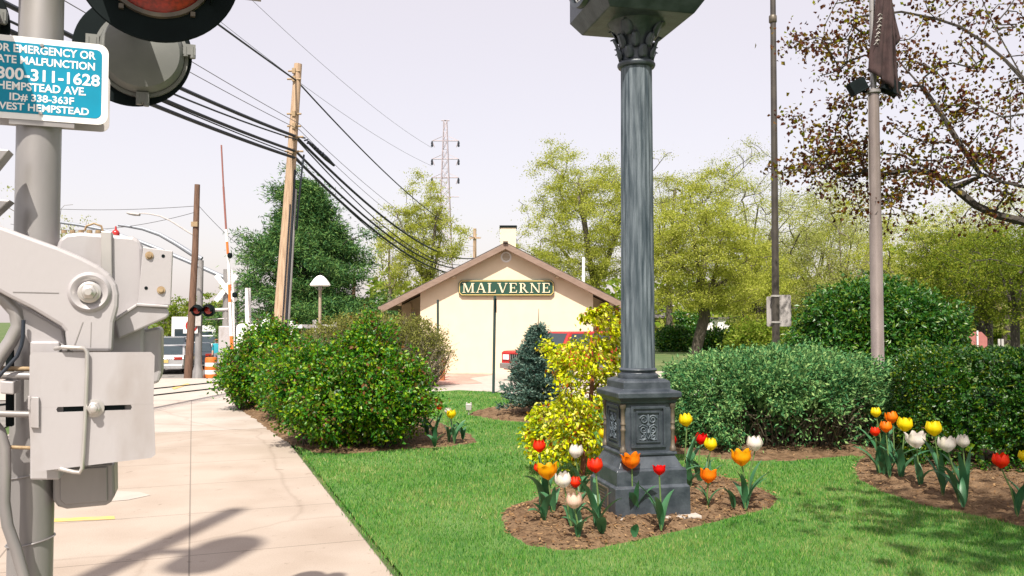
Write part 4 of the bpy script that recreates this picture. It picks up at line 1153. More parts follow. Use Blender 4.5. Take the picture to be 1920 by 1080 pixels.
tree('spring_tree', 'tall sparse tree with dark forked branches behind the black pole', base_px(1400, 62), crown_px(1270, 1530, 278, 600, 62), 300, 15000, .15, LM['spring_pale'], 'bark_dark', .34, seed=6, tip=.02, limbs=6, bare=.30, group=BG)
tree('spring_tree', 'pale green tree with tall grey trunk between the black pole and the flagpole', base_px(1580, 60), crown_px(1470, 1680, 330, 640, 60), 300, 20000, .155, LM['spring_pale'], 'bark_pale', .42, seed=7, tip=.018, limbs=5, bare=.15, group=BG)
tree('spring_tree', 'soft green tree standing low behind the sign plates of the black pole', base_px(1440, 75), crown_px(1350, 1520, 450, 680, 75), 190, 20000, .18, LM['green'], 'bark', .22, seed=8, tip=.02, group=BG, zmin=.3)
tree('spring_tree', 'yellow-olive tree spreading right of the flagpole above the evergreen shrub', base_px(1850, 40), crown_px(1690, 1940, 400, 600, 40), 280, 19000, .13, LM['olive'], 'bark_dark', .24, seed=9, tip=.013, limbs=5, group=BG, bare=.1)
tree('spring_tree', 'dark trunked tree nearest the right edge behind the clipped hedge', base_px(1902, 34), crown_px(1790, 2080, 410, 610, 34), 230, 14000, .12, LM['olive'], 'bark_dark', .17, seed=10, tip=.012, limbs=4, group=BG, bare=.1)
tree('spring_tree', 'slim dark trunk beside the red octagon sign right of the evergreen shrub', base_px(1838, 37), crown_px(1740, 1900, 470, 610, 37), 110, 3000, .15, LM['olive'], 'bark_dark', .18, seed=11, tip=.013, limbs=4, group=BG, bare=.2)
tree('spring_tree', 'grey trunked tree at the right shoulder of the evergreen shrub', base_px(1806, 42), crown_px(1700, 1880, 380, 600, 42), 120, 3200, .17, LM['spring_pale'], 'bark_dark', .24, seed=12, tip=.014, limbs=4, group=BG, bare=.3)
tree('spring_tree', 'green street tree above the parked cars at far left', base_px(318, 95), crown_px(285, 372, 560, 650, 95), 90, 4200, .30, LM['green'], 'bark', .2, seed=13, tip=.03, group='street trees at far left', zmin=.6)
tree('spring_tree', 'green street tree between the two signal masts at far left', base_px(402, 92), crown_px(352, 440, 552, 650, 92), 110, 5200, .30, LM['green'], 'bark', .2, seed=14, tip=.03, group='street trees at far left', zmin=.2)
tree('spring_tree', 'nearly bare tree seen past the silver mast at the left edge', base_px(100, 60), crown_px(-40, 178, 372, 600, 60), 150, 2600, .18, LM['spring_pale'], 'bark_pale', .2, seed=15, tip=.014, bare=.3, limbs=4, group='street trees at far left')
tree('spring_tree', 'bare twiggy tree behind the far crossbuck mast', base_px(430, 70), crown_px(398, 452, 508, 640, 70), 70, 700, .18, LM['spring_pale'], 'bark_pale', .1, seed=16, tip=.014, bare=.3, limbs=4, group='street trees at far left')
tree('spring_tree', 'yellow-green tree filling the gap right of the flagpole above the shrub', base_px(1720, 52), crown_px(1610, 1830, 372, 640, 52), 240, 16000, .145, LM['spring'], 'bark', .24, seed=21, tip=.016, limbs=5, group=BG, bare=.1)
tree('spring_tree', 'tall pale tree fading at the right edge above the clipped hedge', base_px(1885, 64), crown_px(1770, 2010, 330, 640, 64), 250, 16000, .155, LM['spring_pale'], 'bark', .3, seed=22, tip=.02, limbs=5, group=BG, bare=.2)
tree('spring_tree', 'low yellow-green tree between the thick leaning trunk and the black pole', base_px(1420, 55), crown_px(1375, 1480, 440, 660, 55), 170, 13000, .14, LM['spring'], 'bark', .16, seed=23, tip=.016, group=BG, bare=.05, zmin=.5)
tree('spring_tree', 'full yellow-green tree closing the gap right of the black pole', base_px(1530, 70), crown_px(1440, 1640, 320, 650, 70), 260, 19000, .18, LM['spring'], 'bark_dark', .3, seed=31, tip=.022, limbs=5, group=BG, bare=.08)
tree('spring_tree', 'pale feathery treetop showing just right of the clock column above the bright tree', base_px(1255, 66), crown_px(1195, 1335, 262, 560, 66), 170, 7500, .17, LM['spring_pale'], 'bark', .25, seed=32, tip=.02, limbs=4, group=BG, bare=.2)
tree('spring_tree', 'dark green bushy tree beside the thick leaning trunk before the pink house', base_px(1285, 60), crown_px(1258, 1325, 585, 668, 60), 70, 4200, .20, LM['bush_dark'], 'bark_dark', .1, seed=24, tip=.02, group=BG, zmin=.1)
def woods():
    Ps = []
    for (a, b, top, Y) in ((560, 760, 560, 105), (1060, 1960, 520, 100), (1230, 1700, 575, 98), (1370, 1960, 600, 70), (1660, 2000, 470, 80), (230, 470, 600, 130), (690, 780, 520, 80)):
        n = int((b - a) * 11)
        px = rng.uniform(a, b, n); py = top + (668 - top) * rng.random(n) ** .8
        Yv = Y + rng.normal(0, 3, n)
        ht = np.array([mnoise.noise(Vector((x * .02, Y, 0))) for x in px]) * 34
        for x, y, yy, h in zip(px, py, Yv, ht):
            p = at(x, y + h * (1 - (y - top) / (668 - top)), yy)
            if p.z > -1.2: Ps.append(tuple(p))
    Ps = np.array(Ps)
    o = leaves('distant_woods', Ps, rng.uniform(.35, .95, len(Ps)), LM['green'], None, aspect=.8, upn=.3)
    tag(o, 'hazy light green woods closing the view behind the trees', None, None, 'stuff')
woods()

# the red leaved maple whose trunk stands outside the frame on the right
def maple():
    base = Vector((13.0, 11.5, 0))
    root = thing('maple_tree', 'maple reaching in from the right with dark limbs and small red-brown leaves', 'tree', base)
    def q(px, py, Y): return at(px, py, Y + 2.6) - base
    trunk = [(0, 0, -.3), (0, 0, .1), (-.1, 0, 1.6), (-.2, .1, 3.0)]
    limbs = [
        [(-.2, .1, 2.4), q(2100, 470, 11), q(1990, 432, 11.4), q(1922, 416, 11.6), q(1872, 404, 11.9), q(1830, 385, 12.1), q(1790, 352, 12.2), q(1752, 325, 12.4), q(1700, 318, 12.6), q(1640, 330, 12.8)],
        [(-.2, .1, 3.0), q(2140, 260, 10.4), q(2000, 205, 10.8), q(1920, 150, 11), q(1880, 108, 11.2), q(1840, 76, 11.4), q(1800, 50, 11.6), q(1755, 35, 11.8), q(1690, 22, 12), q(1620, 30, 12.3)],
        [q(1840, 330, 12.0), q(1802, 275, 12.2), q(1765, 215, 12.4), q(1730, 165, 12.6), q(1690, 120, 12.9), q(1650, 75, 13.1)],
        [(-.2, .1, 3.0), q(2060, 255, 10.5), q(1925, 213, 10.9), q(1880, 220, 11.2), q(1850, 205, 11.4), q(1815, 190, 11.8)],
        [(-.2, .1, 2.8), q(2080, 365, 11.2), q(1985, 356, 11.3), q(1920, 350, 11.4), q(1872, 339, 11.6), q(1846, 318, 11.7), q(1830, 288, 11.8), q(1800, 262, 12)],
        [q(1920, 150, 11), q(1870, 60, 11.2), q(1850, 20, 11.3), q(1830, -30, 11.3)],
        [q(1752, 325, 12.4), q(1690, 290, 12.8), q(1620, 285, 13), q(1560, 290, 13.1)],
        [(-.2, .1, 3.0), (-1.2, -2.5, 4.6), (-2.3, -5.0, 5.7), (-3.5, -7, 6.3)],
        [(-.2, .1, 3.0), (.4, -1.5, 5.0), (.6, -3.5, 6.4)], [(-.2, .1, 3.0), (.2, .8, 5.5), (.2, 1.5, 8)],
    ]
    T = []
    for (x0, x1, y0, y1, n) in ((1478, 1560, 42, 95, 9), (1520, 1650, 40, 150, 15), (1560, 1660, -20, 50, 9), (1560, 1650, 130, 330, 20), (1490, 1640, 232, 330, 25), (1450, 1500, 215, 245, 3), (1460, 1560, 285, 330, 7), (1650, 1800, 130, 330, 24), (1690, 1930, -20, 130, 24), (1780, 1930, 140, 340, 32), (1660, 1930, 280, 430, 36), (1540, 1700, 320, 400, 20), (1620, 1780, 60, 170, 12)):
        for _ in range(int(n * .95)): T.append(tuple(q(rng.uniform(x0, x1), rng.uniform(y0, y1), rng.uniform(11, 13.6))))
    nv = len(T)
    for p in cloud_targets((-4.0, -6.4, 6.9), (3.7, 4.2, 1.9), 230, 4, .1): T.append(tuple(p))
    for p in cloud_targets((-8.9, -10.0, 7.3), (2.1, 2.2, 1.1), 48, 6, .1): T.append(tuple(p))
    for p in cloud_targets((.5, 1.5, 7.5), (3.2, 3.5, 2.6), 60, 5, .1):
        w = Vector(tuple(p)) + base
        if abs(w.x / w.y) > .62: T.append(tuple(p))
    pos, par, nr = grow([trunk] + limbs, T, .02, .25, .10)
    wood('trunk', pos, par, .0095, .12, M['bark_dark'], root, power=2.5)
    T = np.array(T)
    cnt = np.where(np.arange(len(T)) < nv, 36, 42)
    P = np.repeat(T, cnt, 0) + rng.normal(0, 1, (cnt.sum(), 3)) * np.where(np.arange(len(T)) < nv, .14, .38).repeat(cnt)[:, None] * np.array([1.25, 1.2, .8])
    g = rng.random(len(P)) < .16
    sz = np.where(np.arange(len(T)) < nv, .086, .22).repeat(cnt) * rng.uniform(.6, 1.25, len(P))
    leaves('crown', P[~g], sz[~g], LM['maple'], root, aspect=.72, droop=.45, fold=.5)
    leaves('new_leaves', P[g], sz[g] * .9, LM['maple_green'], root, aspect=.7, droop=.3)
maple()

# ------------------------------------------------------------------ shrubs and hedges
def stems(b, c, n, r0, r1, h, spread, rad, mi=0):
    for i in range(n):
        a = rng.uniform(0, 6.283); r = r0 * rng.random() ** .5
        p0 = Vector((c[0] + r * math.cos(a), c[1] + r * math.sin(a) * .8, -.02))
        p2 = Vector((c[0] + math.cos(a) * (r + spread * rng.uniform(.3, 1)), c[1] + math.sin(a) * (r + spread * rng.uniform(.3, 1)) * .8, h * rng.uniform(.6, 1.05)))
        p1 = p0.lerp(p2, .5) + Vector((rng.normal(0, .05), rng.normal(0, .05), .08))
        b.tube([p0, p1, p2], [rad, rad * .8, rad * .4], 5, mi, caps=False)
def shrub(name, label, base, rad, cz, n, per, jit, size, lm, seed, aspect=.6, inner=1500, isize=.16, zfloor=.08, lump=.22, boxy=2.0, shell=(.8, 1.02), outw=.6, droop=.1, upn=.35, stem=26, srad=.014, group=None, bark='bark', cat='shrub', fold=.25, sh=.7):
    root = thing(name, label, cat, base, group=group)
    C, P, O = mound((0, 0, cz), rad, n, None, per, jit, seed, zfloor, lump, boxy, shell)
    leaves('foliage', P, rng.uniform(.6, 1.25, len(P)) * size, lm, root, aspect=aspect, out=O, outw=outw, droop=droop, upn=upn, fold=fold)
    if inner:
        C2, P2, O2 = mound((0, 0, cz), np.array(rad) * .86, inner, None, 1, .03, seed, zfloor + .06, lump, boxy, (.35, .97))
        leaves('inner_foliage', P2, rng.uniform(.7, 1.2, len(P2)) * isize, lm, root, aspect=.7, out=O2, outw=.3)
    b = MB(); stems(b, (0, 0), stem, rad[0] * .35, rad[0], cz + rad[2] * .5, rad[0] * .55, srad)
    b.build('stem', M[bark], root, recalc=False)
    return root
LB = 'leafy rose bushes along the sidewalk'
def rose(label, base, lobes, n, size, seed):
    root = thing('rose_bush', label, 'shrub', base, group=LB)
    Ps, Os, Pi, Oi = [], [], [], []
    tot = sum(l[1][0] * l[1][2] for l in lobes)
    for q, (c, rad) in enumerate(lobes):
        k = rad[0] * rad[2] / tot
        C, P, O = mound(c, rad, int(n * k), None, 34, .066, seed + q, .05, .36, 1.9, (.66, 1.06)); Ps.append(P); Os.append(O)
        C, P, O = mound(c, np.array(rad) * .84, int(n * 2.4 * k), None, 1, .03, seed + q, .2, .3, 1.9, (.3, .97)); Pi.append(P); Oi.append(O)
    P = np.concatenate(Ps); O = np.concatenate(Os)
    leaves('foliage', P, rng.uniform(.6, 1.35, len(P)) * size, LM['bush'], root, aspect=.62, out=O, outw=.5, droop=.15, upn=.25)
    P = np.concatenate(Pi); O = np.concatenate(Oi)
    leaves('inner_foliage', P, rng.uniform(.7, 1.2, len(P)) * .15, LM['bush_dark'], root, aspect=.7, out=O, outw=.3)  # inner leaves take a darker colour, painting in the bush's inner shade
    b = MB()
    for c, rad in lobes: stems(b, (c[0], c[1]), 16, rad[0] * .35, rad[0], c[2] + rad[2] * .55, rad[0] * .55, .012)
    for i in range(60):                                   # long shoots standing proud of the leaves
        c, rad = lobes[i % len(lobes)]; d = Vector(unit(1)[0]); d.z = abs(d.z) * .8 + .1
        p = Vector(c) + Vector((d.x * rad[0], d.y * rad[1], d.z * rad[2])) * .8
        b.tube([p, p + d * .16, p + d * .30 + Vector((0, 0, .05))], [.006, .005, .002], 4, caps=False)
    b.build('stem', M['bark'], root, recalc=False)
rose('broad green bush with reddish new tips overhanging the sidewalk edge, nearest of the row', (-2.34, 12.25, .01), [((.02, 0, .74), (1.13, 1.05, .70)), ((.28, .1, 1.22), (.40, .5, .62)), ((-.45, 0, .85), (.60, .7, .58)), ((.55, -.1, .72), (.58, .7, .58))], 1150, .056, 1.0)
rose('smaller green bush at the far end of the sidewalk behind the broad one', (-4.95, 17.3, .02), [((0, 0, .74), (.90, .9, .70)), ((.1, 0, 1.2), (.62, .65, .55)), ((-.4, 0, .7), (.55, .6, .5))], 700, .066, 3.3)
rose('low green bush wedged between the broad bush and the smaller far bush', (-3.80, 15.2, .03), [((0, 0, .7), (.75, .8, .7)), ((.2, 0, .85), (.5, .55, .5))], 430, .062, 5.1)
# budding clipped hedge in front of the station
def twiggy():
    c = Vector((-3.72, 23.2, 0))
    root = thing('budding_hedge', 'clipped hedge of bare tan twigs with a haze of new leaves before the station wall', 'hedge', c)
    b = MB()
    for i in range(640):
        x = rng.uniform(-2.0, 2.0); y = rng.uniform(-.9, .9)
        top = 1.93 * (max(0, 1 - (abs(x) / 2.2) ** 3.4)) ** .5 * (max(.05, 1 - (abs(y) / 1.15) ** 3)) ** .5
        if top < .3: continue
        p0 = Vector((x * .78, y * .75, -.03)); p2 = Vector((x + rng.normal(0, .07), y + rng.normal(0, .07), top * rng.uniform(.7, .98)))
        p1 = p0.lerp(p2, .5) + Vector((rng.normal(0, .09), rng.normal(0, .09), 0))
        b.tube([p0, p1, p2], [.014, .010, .004], 4, 0, caps=False)
        for _ in range(2):
            s = p1.lerp(p2, rng.random()); e = s + Vector((rng.normal(0, .22), rng.normal(0, .2), abs(rng.normal(.15, .1))))
            b.tube([s, e], [.006, .003], 3, 0, caps=False)
    b.build('twigs', M['bark_pale'], root, recalc=False)
    C, P, O = mound((0, 0, .88), (2.1, 1.05, 1.06), 2400, None, 16, .07, 6.0, .25, .10, 2.6, (.62, 1.0))
    k = (P[:, 2] > .75 + .35 * rng.random(len(P))) | (rng.random(len(P)) < .30)
    leaves('foliage', P[k], rng.uniform(.035, .085, k.sum()), LM['twiggy'], root, aspect=.5, out=O[k], outw=.5, upn=.2)
twiggy()
def yew():
    root = thing('yew_hedge', 'wide rounded blue-green yew hedge right behind the clock', 'hedge', (3.80, 12.25, .02))
    rad = (1.62, .98, .72)
    def hollow(P, O):
        k = ~((P[:, 1] < -.15) & (np.abs(P[:, 0] - .22) < .95) & (P[:, 2] < .62 + .12 * np.sin(P[:, 0] * 9)) & (rng.random(len(P)) < .93))
        return P[k], O[k]
    C, P, O = mound((0, 0, .60), rad, 2300, None, 26, .048, 8.0, .10, .15, 2.7, (.80, 1.03))
    P, O = hollow(P, O)
    leaves('foliage', P, rng.uniform(.6, 1.3, len(P)) * .060, LM['yew'], root, aspect=.38, out=O, outw=1.0, upn=.25)
    C, P, O = mound((0, 0, .60), np.array(rad) * .84, 4200, None, 1, .03, 8.0, .2, .15, 2.7, (.3, .97))
    P, O = hollow(P, O)
    leaves('inner_foliage', P, rng.uniform(.10, .16, len(P)), LM['yew'], root, aspect=.6, out=O, outw=.3)
    b = MB()
    for i in range(110):
        x = rng.uniform(-.9, 1.3); y = rng.uniform(-.55, .35)
        p0 = Vector((x * .8, y * .6, -.02)); p2 = Vector((x + rng.normal(0, .25), y - rng.uniform(0, .35), rng.uniform(.35, .75)))
        p1 = p0.lerp(p2, .5) + Vector((rng.normal(0, .08), rng.normal(0, .06), rng.uniform(-.05, .1)))
        b.tube([p0, p1, p2, p2 + Vector((rng.normal(0, .15), -.05, rng.normal(0, .08)))], [.014, .011, .007, .003], 5, caps=False)
    b.build('stem', M['bark_pale'], root, recalc=False)
yew()
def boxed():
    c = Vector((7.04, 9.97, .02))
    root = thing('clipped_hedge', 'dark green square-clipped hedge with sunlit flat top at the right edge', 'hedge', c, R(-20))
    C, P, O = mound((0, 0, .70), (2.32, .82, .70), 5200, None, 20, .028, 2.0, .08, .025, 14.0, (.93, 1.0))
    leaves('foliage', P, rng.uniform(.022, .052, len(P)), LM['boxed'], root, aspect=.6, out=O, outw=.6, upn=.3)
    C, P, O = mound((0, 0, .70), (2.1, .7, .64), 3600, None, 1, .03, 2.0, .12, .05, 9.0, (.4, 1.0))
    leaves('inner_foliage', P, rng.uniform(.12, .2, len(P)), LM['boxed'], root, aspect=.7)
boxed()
shrub('evergreen_shrub', 'big rounded dark evergreen shrub behind the flagpole', (9.5, 22.4, .0), (2.05, 1.8, 1.66), 1.12, 2300, 19, .12, .13, LM['bush_dark'], 9.0, aspect=.45, inner=3200, isize=.3, lump=.26, zfloor=.3, droop=.25, stem=50, srad=.02)
shrub('low_shrub', 'low dark green shrub on the far lawn left of the thick leaning trunk', base_px(1262, 50), (1.0, .9, .8), .55, 260, 16, .12, .16, LM['bush_dark'], 31.0, inner=500, isize=.25, stem=8, group='low shrubs on the far lawn')
shrub('low_shrub', 'low dark green shrub on the far lawn right of the thick leaning trunk', base_px(1345, 50), (1.15, .9, .7), .5, 260, 16, .12, .16, LM['bush_dark'], 33.0, inner=500, isize=.25, stem=8, group='low shrubs on the far lawn')
shrub('low_shrub', 'rounded fresh green shrub at the foot of the black pole behind the yew hedge', base_px(1425, 34), (1.3, 1.0, 1.0), .7, 300, 16, .12, .15, LM['green'], 35.0, inner=500, isize=.25, stem=8, group='low shrubs on the far lawn')
# blue spruce
def spruce():
    c = Vector(((1008 - 960) / F * 15.9, 15.9, .03))
    root = thing('blue_spruce', 'young blue-green spruce with a bare leader tip in front of the red car', 'conifer', c)
    b = MB(); b.tube([(0, 0, -.03), (0, 0, .8), (0.01, 0, 1.45), (.02, 0, 1.98)], [.05, .035, .014, .004], 7); P = []; O = []
    for i in range(150):
        u = (i / 150) ** 1.0
        z = .14 + 1.55 * u
        L = (.76 * (1 - u) ** .8 + .05) * rng.uniform(.75, 1.08) * (1.0 if u > .12 else .9)
        a = i * 2.399
        e = Vector((math.cos(a) * L, math.sin(a) * L, z + L * rng.uniform(.05, .42) - .05))
        b.tube([(0, 0, z), e], [.010, .003], 4, caps=False)
        d = (e - Vector((0, 0, z))).normalized(); s = d.cross(Vector((0, 0, 1))).normalized()
        n = int(55 * L / .5) + 16
        for _ in range(n):
            t = rng.uniform(.15, 1.0); w = rng.normal(0, .085) * (1.1 - t * .6)
            p = Vector((0, 0, z)).lerp(e, t) + s * w + Vector((0, 0, rng.normal(0, .03)))
            P.append(tuple(p)); O.append(tuple(d + s * (1.2 if w > 0 else -1.2) * .5 + Vector((0, 0, .35))))
    b.build('trunk', M['bark_pale'], root, recalc=False)
    P = np.repeat(np.array(P), 2, 0); O = np.repeat(np.array(O), 2, 0)
    leaves('foliage', P, rng.uniform(.045, .10, len(P)), LM['spruce'], root, aspect=.3, out=O, outw=1.1)
spruce()
# golden threadleaf shrub behind the clock
def golden():
    base = Vector((.74, 9.75, .02))
    root = thing('golden_shrub', 'bright yellow drooping shrub with rusty inner twigs left of the clock pedestal', 'shrub', base)
    T = []; rad = []
    px = [(1118,588,9),(1135,580,8),(1150,600,14),(1125,608,16),(1160,618,14),(1140,635,20),(1098,596,8),(1112,640,18),(1160,655,22),(1085,655,18),(1060,660,18),(1035,655,12),(1050,690,18),(1080,685,22),(1110,672,22),(1140,690,22),(1165,700,20),(1100,720,20),(1065,715,16),(1150,722,20),(1060,750,20),(1085,745,18),(1032,768,12),(1045,775,20),(1075,775,22),(1105,765,18),(1130,750,16),(1005,785,12),(1030,795,20),(1060,800,22),(1090,800,22),(1115,795,18),(1000,815,16),(995,830,12),(1020,825,20),(1050,830,22),(1080,830,22),(1110,830,18),(1035,850,18),(1065,855,20),(1095,855,18),(1120,850,14),(1010,848,12),(1130,650,18),(1095,690,18),(1160,675,16),(1120,700,16),(1125,730,16),(1048,672,12),(1105,585,5),(1170,640,14)]
    for (x, y, r) in px:
        for _ in range(2):
            p = at(x + rng.normal(0, 6), y + rng.normal(0, 5), 9.75 + rng.uniform(-.45, .45)) - base
            T.append(tuple(p)); rad.append(r / F * 9.7)
    pos, par, nr = grow([[(.05, 0, -.03), (.1, 0, .4), (.16, 0, .9), (.2, 0, 1.4), (.22, 0, 1.8)], [(.08, 0, .3), (-.1, .05, .7), (-.25, 0, 1.1)]], T, .15, .2, .07)
    wood('stem', pos, par, .004, .035, mat('rusty_twig', (0.22, 0.075, 0.03), .8, 0, (0.12, 0.05, 0.03), 9), root)
    T = np.array(T); rad = np.array(rad); per = 74
    P = np.repeat(T, per, 0) + rng.normal(0, 1, (len(T) * per, 3)) * np.repeat(rad, per)[:, None] * np.array([.68, .68, .55])
    out = P * np.array([1, 1, 0]); out /= np.linalg.norm(out, axis=1, keepdims=True) + 1e-6
    P[:, 2] = np.maximum(P[:, 2], .08)
    leaves('foliage', P, rng.uniform(.034, .078, len(P)), LM['gold'], root, aspect=.55, out=out, outw=.7, droop=.75, upn=.3)
golden()

# ------------------------------------------------------------------ tulips
TM = {}
def tmat(n, c, c2):
    m = leaf_mat(n, [c2, c, c], .42, .5, 9, .3, spec=.3); return m
TM['red'] = tmat('red_petal', (0.56, 0.032, 0.018), (0.40, 0.02, 0.014))
TM['scarlet'] = tmat('scarlet_petal', (0.66, 0.075, 0.02), (0.5, 0.04, 0.015))
TM['orange'] = tmat('orange_petal', (0.72, 0.25, 0.03), (0.62, 0.17, 0.02))
TM['amber'] = tmat('amber_petal', (0.74, 0.40, 0.035), (0.7, 0.27, 0.025))
TM['yellow'] = tmat('yellow_petal', (0.74, 0.62, 0.025), (0.68, 0.52, 0.02))
TM['white'] = tmat('white_petal', (0.74, 0.70, 0.66), (0.70, 0.66, 0.56))
TM['blush'] = tmat('blush_white_petal', (0.70, 0.56, 0.48), (0.64, 0.47, 0.38))
M['tulip_stem'] = mat('tulip_stem', (0.12, 0.19, 0.055), 0.55, 0, (0.09, 0.155, 0.045), 30)
M['tulip_leaf'] = leaf_mat('tulip_leaf', [(0.022, 0.085, 0.045), (0.04, 0.12, 0.062), (0.075, 0.155, 0.085), (0.14, 0.21, 0.13)], .2, .42, 6, .4, spec=.45)
def bloom(b, c, Rr, H, op, tilt, spin):
    """six petals in two whorls; op 0 = closed egg, 1 = flung open"""
    T_ = Matrix.Translation(c) @ Matrix.Rotation(tilt[0], 4, 'X') @ Matrix.Rotation(tilt[1], 4, 'Y') @ Matrix.Rotation(spin, 4, 'Z')
    for i in range(6):
        a0 = i * math.pi / 3 + random.uniform(-.12, .12); outer = i % 2 == 0
        k = (1.0 if outer else .9); opn = op * random.uniform(.75, 1.25)
        nu, nw = 7, 5
        vs, fs = [], []
        for u_ in range(nu):
            u = u_ / (nu - 1)
            rr = Rr * k * (.10 + .98 * math.sin(min(1.0, u * 1.7) * math.pi / 2) - (.55 - .75 * opn) * max(0, u - .5) ** 1.3 * 2.0)
            if u > .85 and op > .5: rr += Rr * .14 * (u - .85) / .15
            z = H * (u ** 1.15) * (1 - .22 * opn * u) * (1.0 if outer else .97)
            wa = (.30, .58, .68, .70, .66, .54, .22)[u_]
            for w_ in range(nw):
                s = w_ / (nw - 1) * 2 - 1
                ang = a0 + s * wa
                r2 = rr * (1 - .10 * (1 - s * s) * (-1)) - .02 * Rr * abs(s)
                vs.append((r2 * math.cos(ang), r2 * math.sin(ang), z + .02 * H * math.cos(s * 3)))
        for u_ in range(nu - 1):
            for w_ in range(nw - 1): fs.append((u_ * nw + w_, u_ * nw + w_ + 1, (u_ + 1) * nw + w_ + 1, (u_ + 1) * nw + w_))
        b.add(vs, fs, 0, True, T_)
def tleaf(b, p0, az, L, W_, lean, curl):
    nu = 9; vs, fs = [], []
    d = Vector((math.cos(az), math.sin(az), 0)); s = Vector((-math.sin(az), math.cos(az), 0))
    p = Vector(p0); ang = R(88) - lean * .25
    tw = random.uniform(-.5, .5)
    for i in range(nu):
        u = i / (nu - 1)
        t = d * math.cos(ang) + Vector((0, 0, 1)) * math.sin(ang)
        n = (d * -math.sin(ang) + Vector((0, 0, 1)) * math.cos(ang))
        w = W_ * (math.sin(math.pi * (.10 + .88 * u ** .85)) ** .8) * .5 if i < nu - 1 else .001
        ss = (s * math.cos(tw * u) + n * math.sin(tw * u))
        vs += [p - ss * w + n * w * .35, p, p + ss * w + n * w * .35]
        ang -= (lean + curl * u * 2) / nu
        p = p + t * L / (nu - 1)
        if p.z < .012: p.z = .012
    for i in range(nu - 1):
        for k in range(2): fs.append((i * 3 + k, i * 3 + k + 1, i * 3 + 4 + k, i * 3 + 3 + k))
    b.add(vs, fs, 0, True)
def tulip(label, bx, by, gx, gy, col, wpx, op, group, nleaf=3, zg=.07, hratio=1.05, tilt=None):
    g = gd(gx, gy, zg)
    Y = g.y
    top = at(bx, by, Y - .02) - g
    s = wpx / F * Y / 2
    root = thing('tulip', label, 'tulip', g, group=group)
    H = 2 * s * hratio
    c = top - Vector((0, 0, H * .5))
    b = MB(); md = Vector((c.x * .35 + random.uniform(-.015, .015), c.y * .4, c.z * .55))
    b.tube([(0, 0, -.03), md, c + Vector((0, 0, .012))], [.0085, .0075, .0065], 7); b.build('stem', M['tulip_stem'], root, recalc=False)
    b = MB(); bloom(b, c, s * .98, H, op, tilt or (random.uniform(-.15, .15), random.uniform(-.15, .15)), random.uniform(0, 1))
    b.build('bloom', TM[col], root, recalc=False, angle=75)
    a0 = random.uniform(0, 6.28)
    for i in range(nleaf + 1):
        b = MB(); tleaf(b, (0, 0, -.015), a0 + i * 2 * math.pi / max(1, nleaf) + random.uniform(-.5, .5), max(.24, c.z * random.uniform(.75, 1.15)), random.uniform(.05, .088), random.uniform(.3, 1.1), random.uniform(0, 1.1))
        b.build('leaf', M['tulip_leaf'], root, recalc=False, angle=80)
GC, GR, GL = 'tulips around the street clock', 'tulips in front of the clipped hedge', 'tulips beside the broad bush'
for a in (
 ('scarlet cup tulip leftmost of the clock bed, against the golden shrub', 1012, 836, 1024, 952, 'scarlet', 23, .10, GC, 3),
 ('large frilled amber tulip at the left end of the clock bed', 1028, 881, 1036, 962, 'amber', 34, .8, GC, 3),
 ('small scarlet tulip half hidden behind the large amber one', 1009, 877, 1016, 950, 'scarlet', 15, .1, GC, 2),
 ('tall white tulip standing between the golden shrub and the amber tulip', 1079, 846, 1090, 928, 'white', 25, .15, GC, 3),
 ('white tulip with spread tips at the front of the clock bed beside the amber one', 1058, 899, 1072, 985, 'white', 29, .35, GC, 3),
 ('round scarlet tulip close beside the spread white one', 1079, 904, 1086, 962, 'scarlet', 20, .0, GC, 2),
 ('low blush white tulip deep among leaves in front of the plaque', 1077, 939, 1084, 1004, 'blush', 29, .4, GC, 4),
 ('scarlet tulip before the left face of the pedestal', 1117, 872, 1120, 990, 'scarlet', 28, .25, GC, 3),
 ('orange star-shaped tulip directly in front of the pedestal corner', 1185, 862, 1190, 968, 'orange', 31, .7, GC, 3),
 ('yellow tulip peeping out behind the left side of the pedestal', 1130, 812, 1134, 905, 'yellow', 17, .1, GC, 2),
 ('dark red round tulip at the right corner of the pedestal', 1257, 825, 1254, 935, 'red', 25, .05, GC, 3),
 ('small ragged red tulip low in front of the plinth', 1236, 880, 1240, 988, 'red', 21, .75, GC, 3),
 ('tallest yellow tulip right of the pedestal panel', 1288, 787, 1286, 905, 'yellow', 24, .1, GC, 3),
 ('red tulip partly behind the second yellow one right of the clock', 1313, 822, 1312, 905, 'red', 22, .35, GC, 2),
 ('yellow egg-shaped tulip right of the red pair beyond the clock', 1332, 833, 1328, 912, 'yellow', 23, .05, GC, 3),
 ('short orange tulip on bare mulch right of the plinth', 1328, 891, 1328, 950, 'orange', 28, .6, GC, 2),
 ('white tulip tilted over at the right end of the clock bed', 1416, 831, 1402, 942, 'white', 28, .15, GC, 2),
 ('wide amber tulip below the tilted white one at the right end of the clock bed', 1391, 856, 1398, 950, 'amber', 33, .55, GC, 4)):
    tulip(*a)
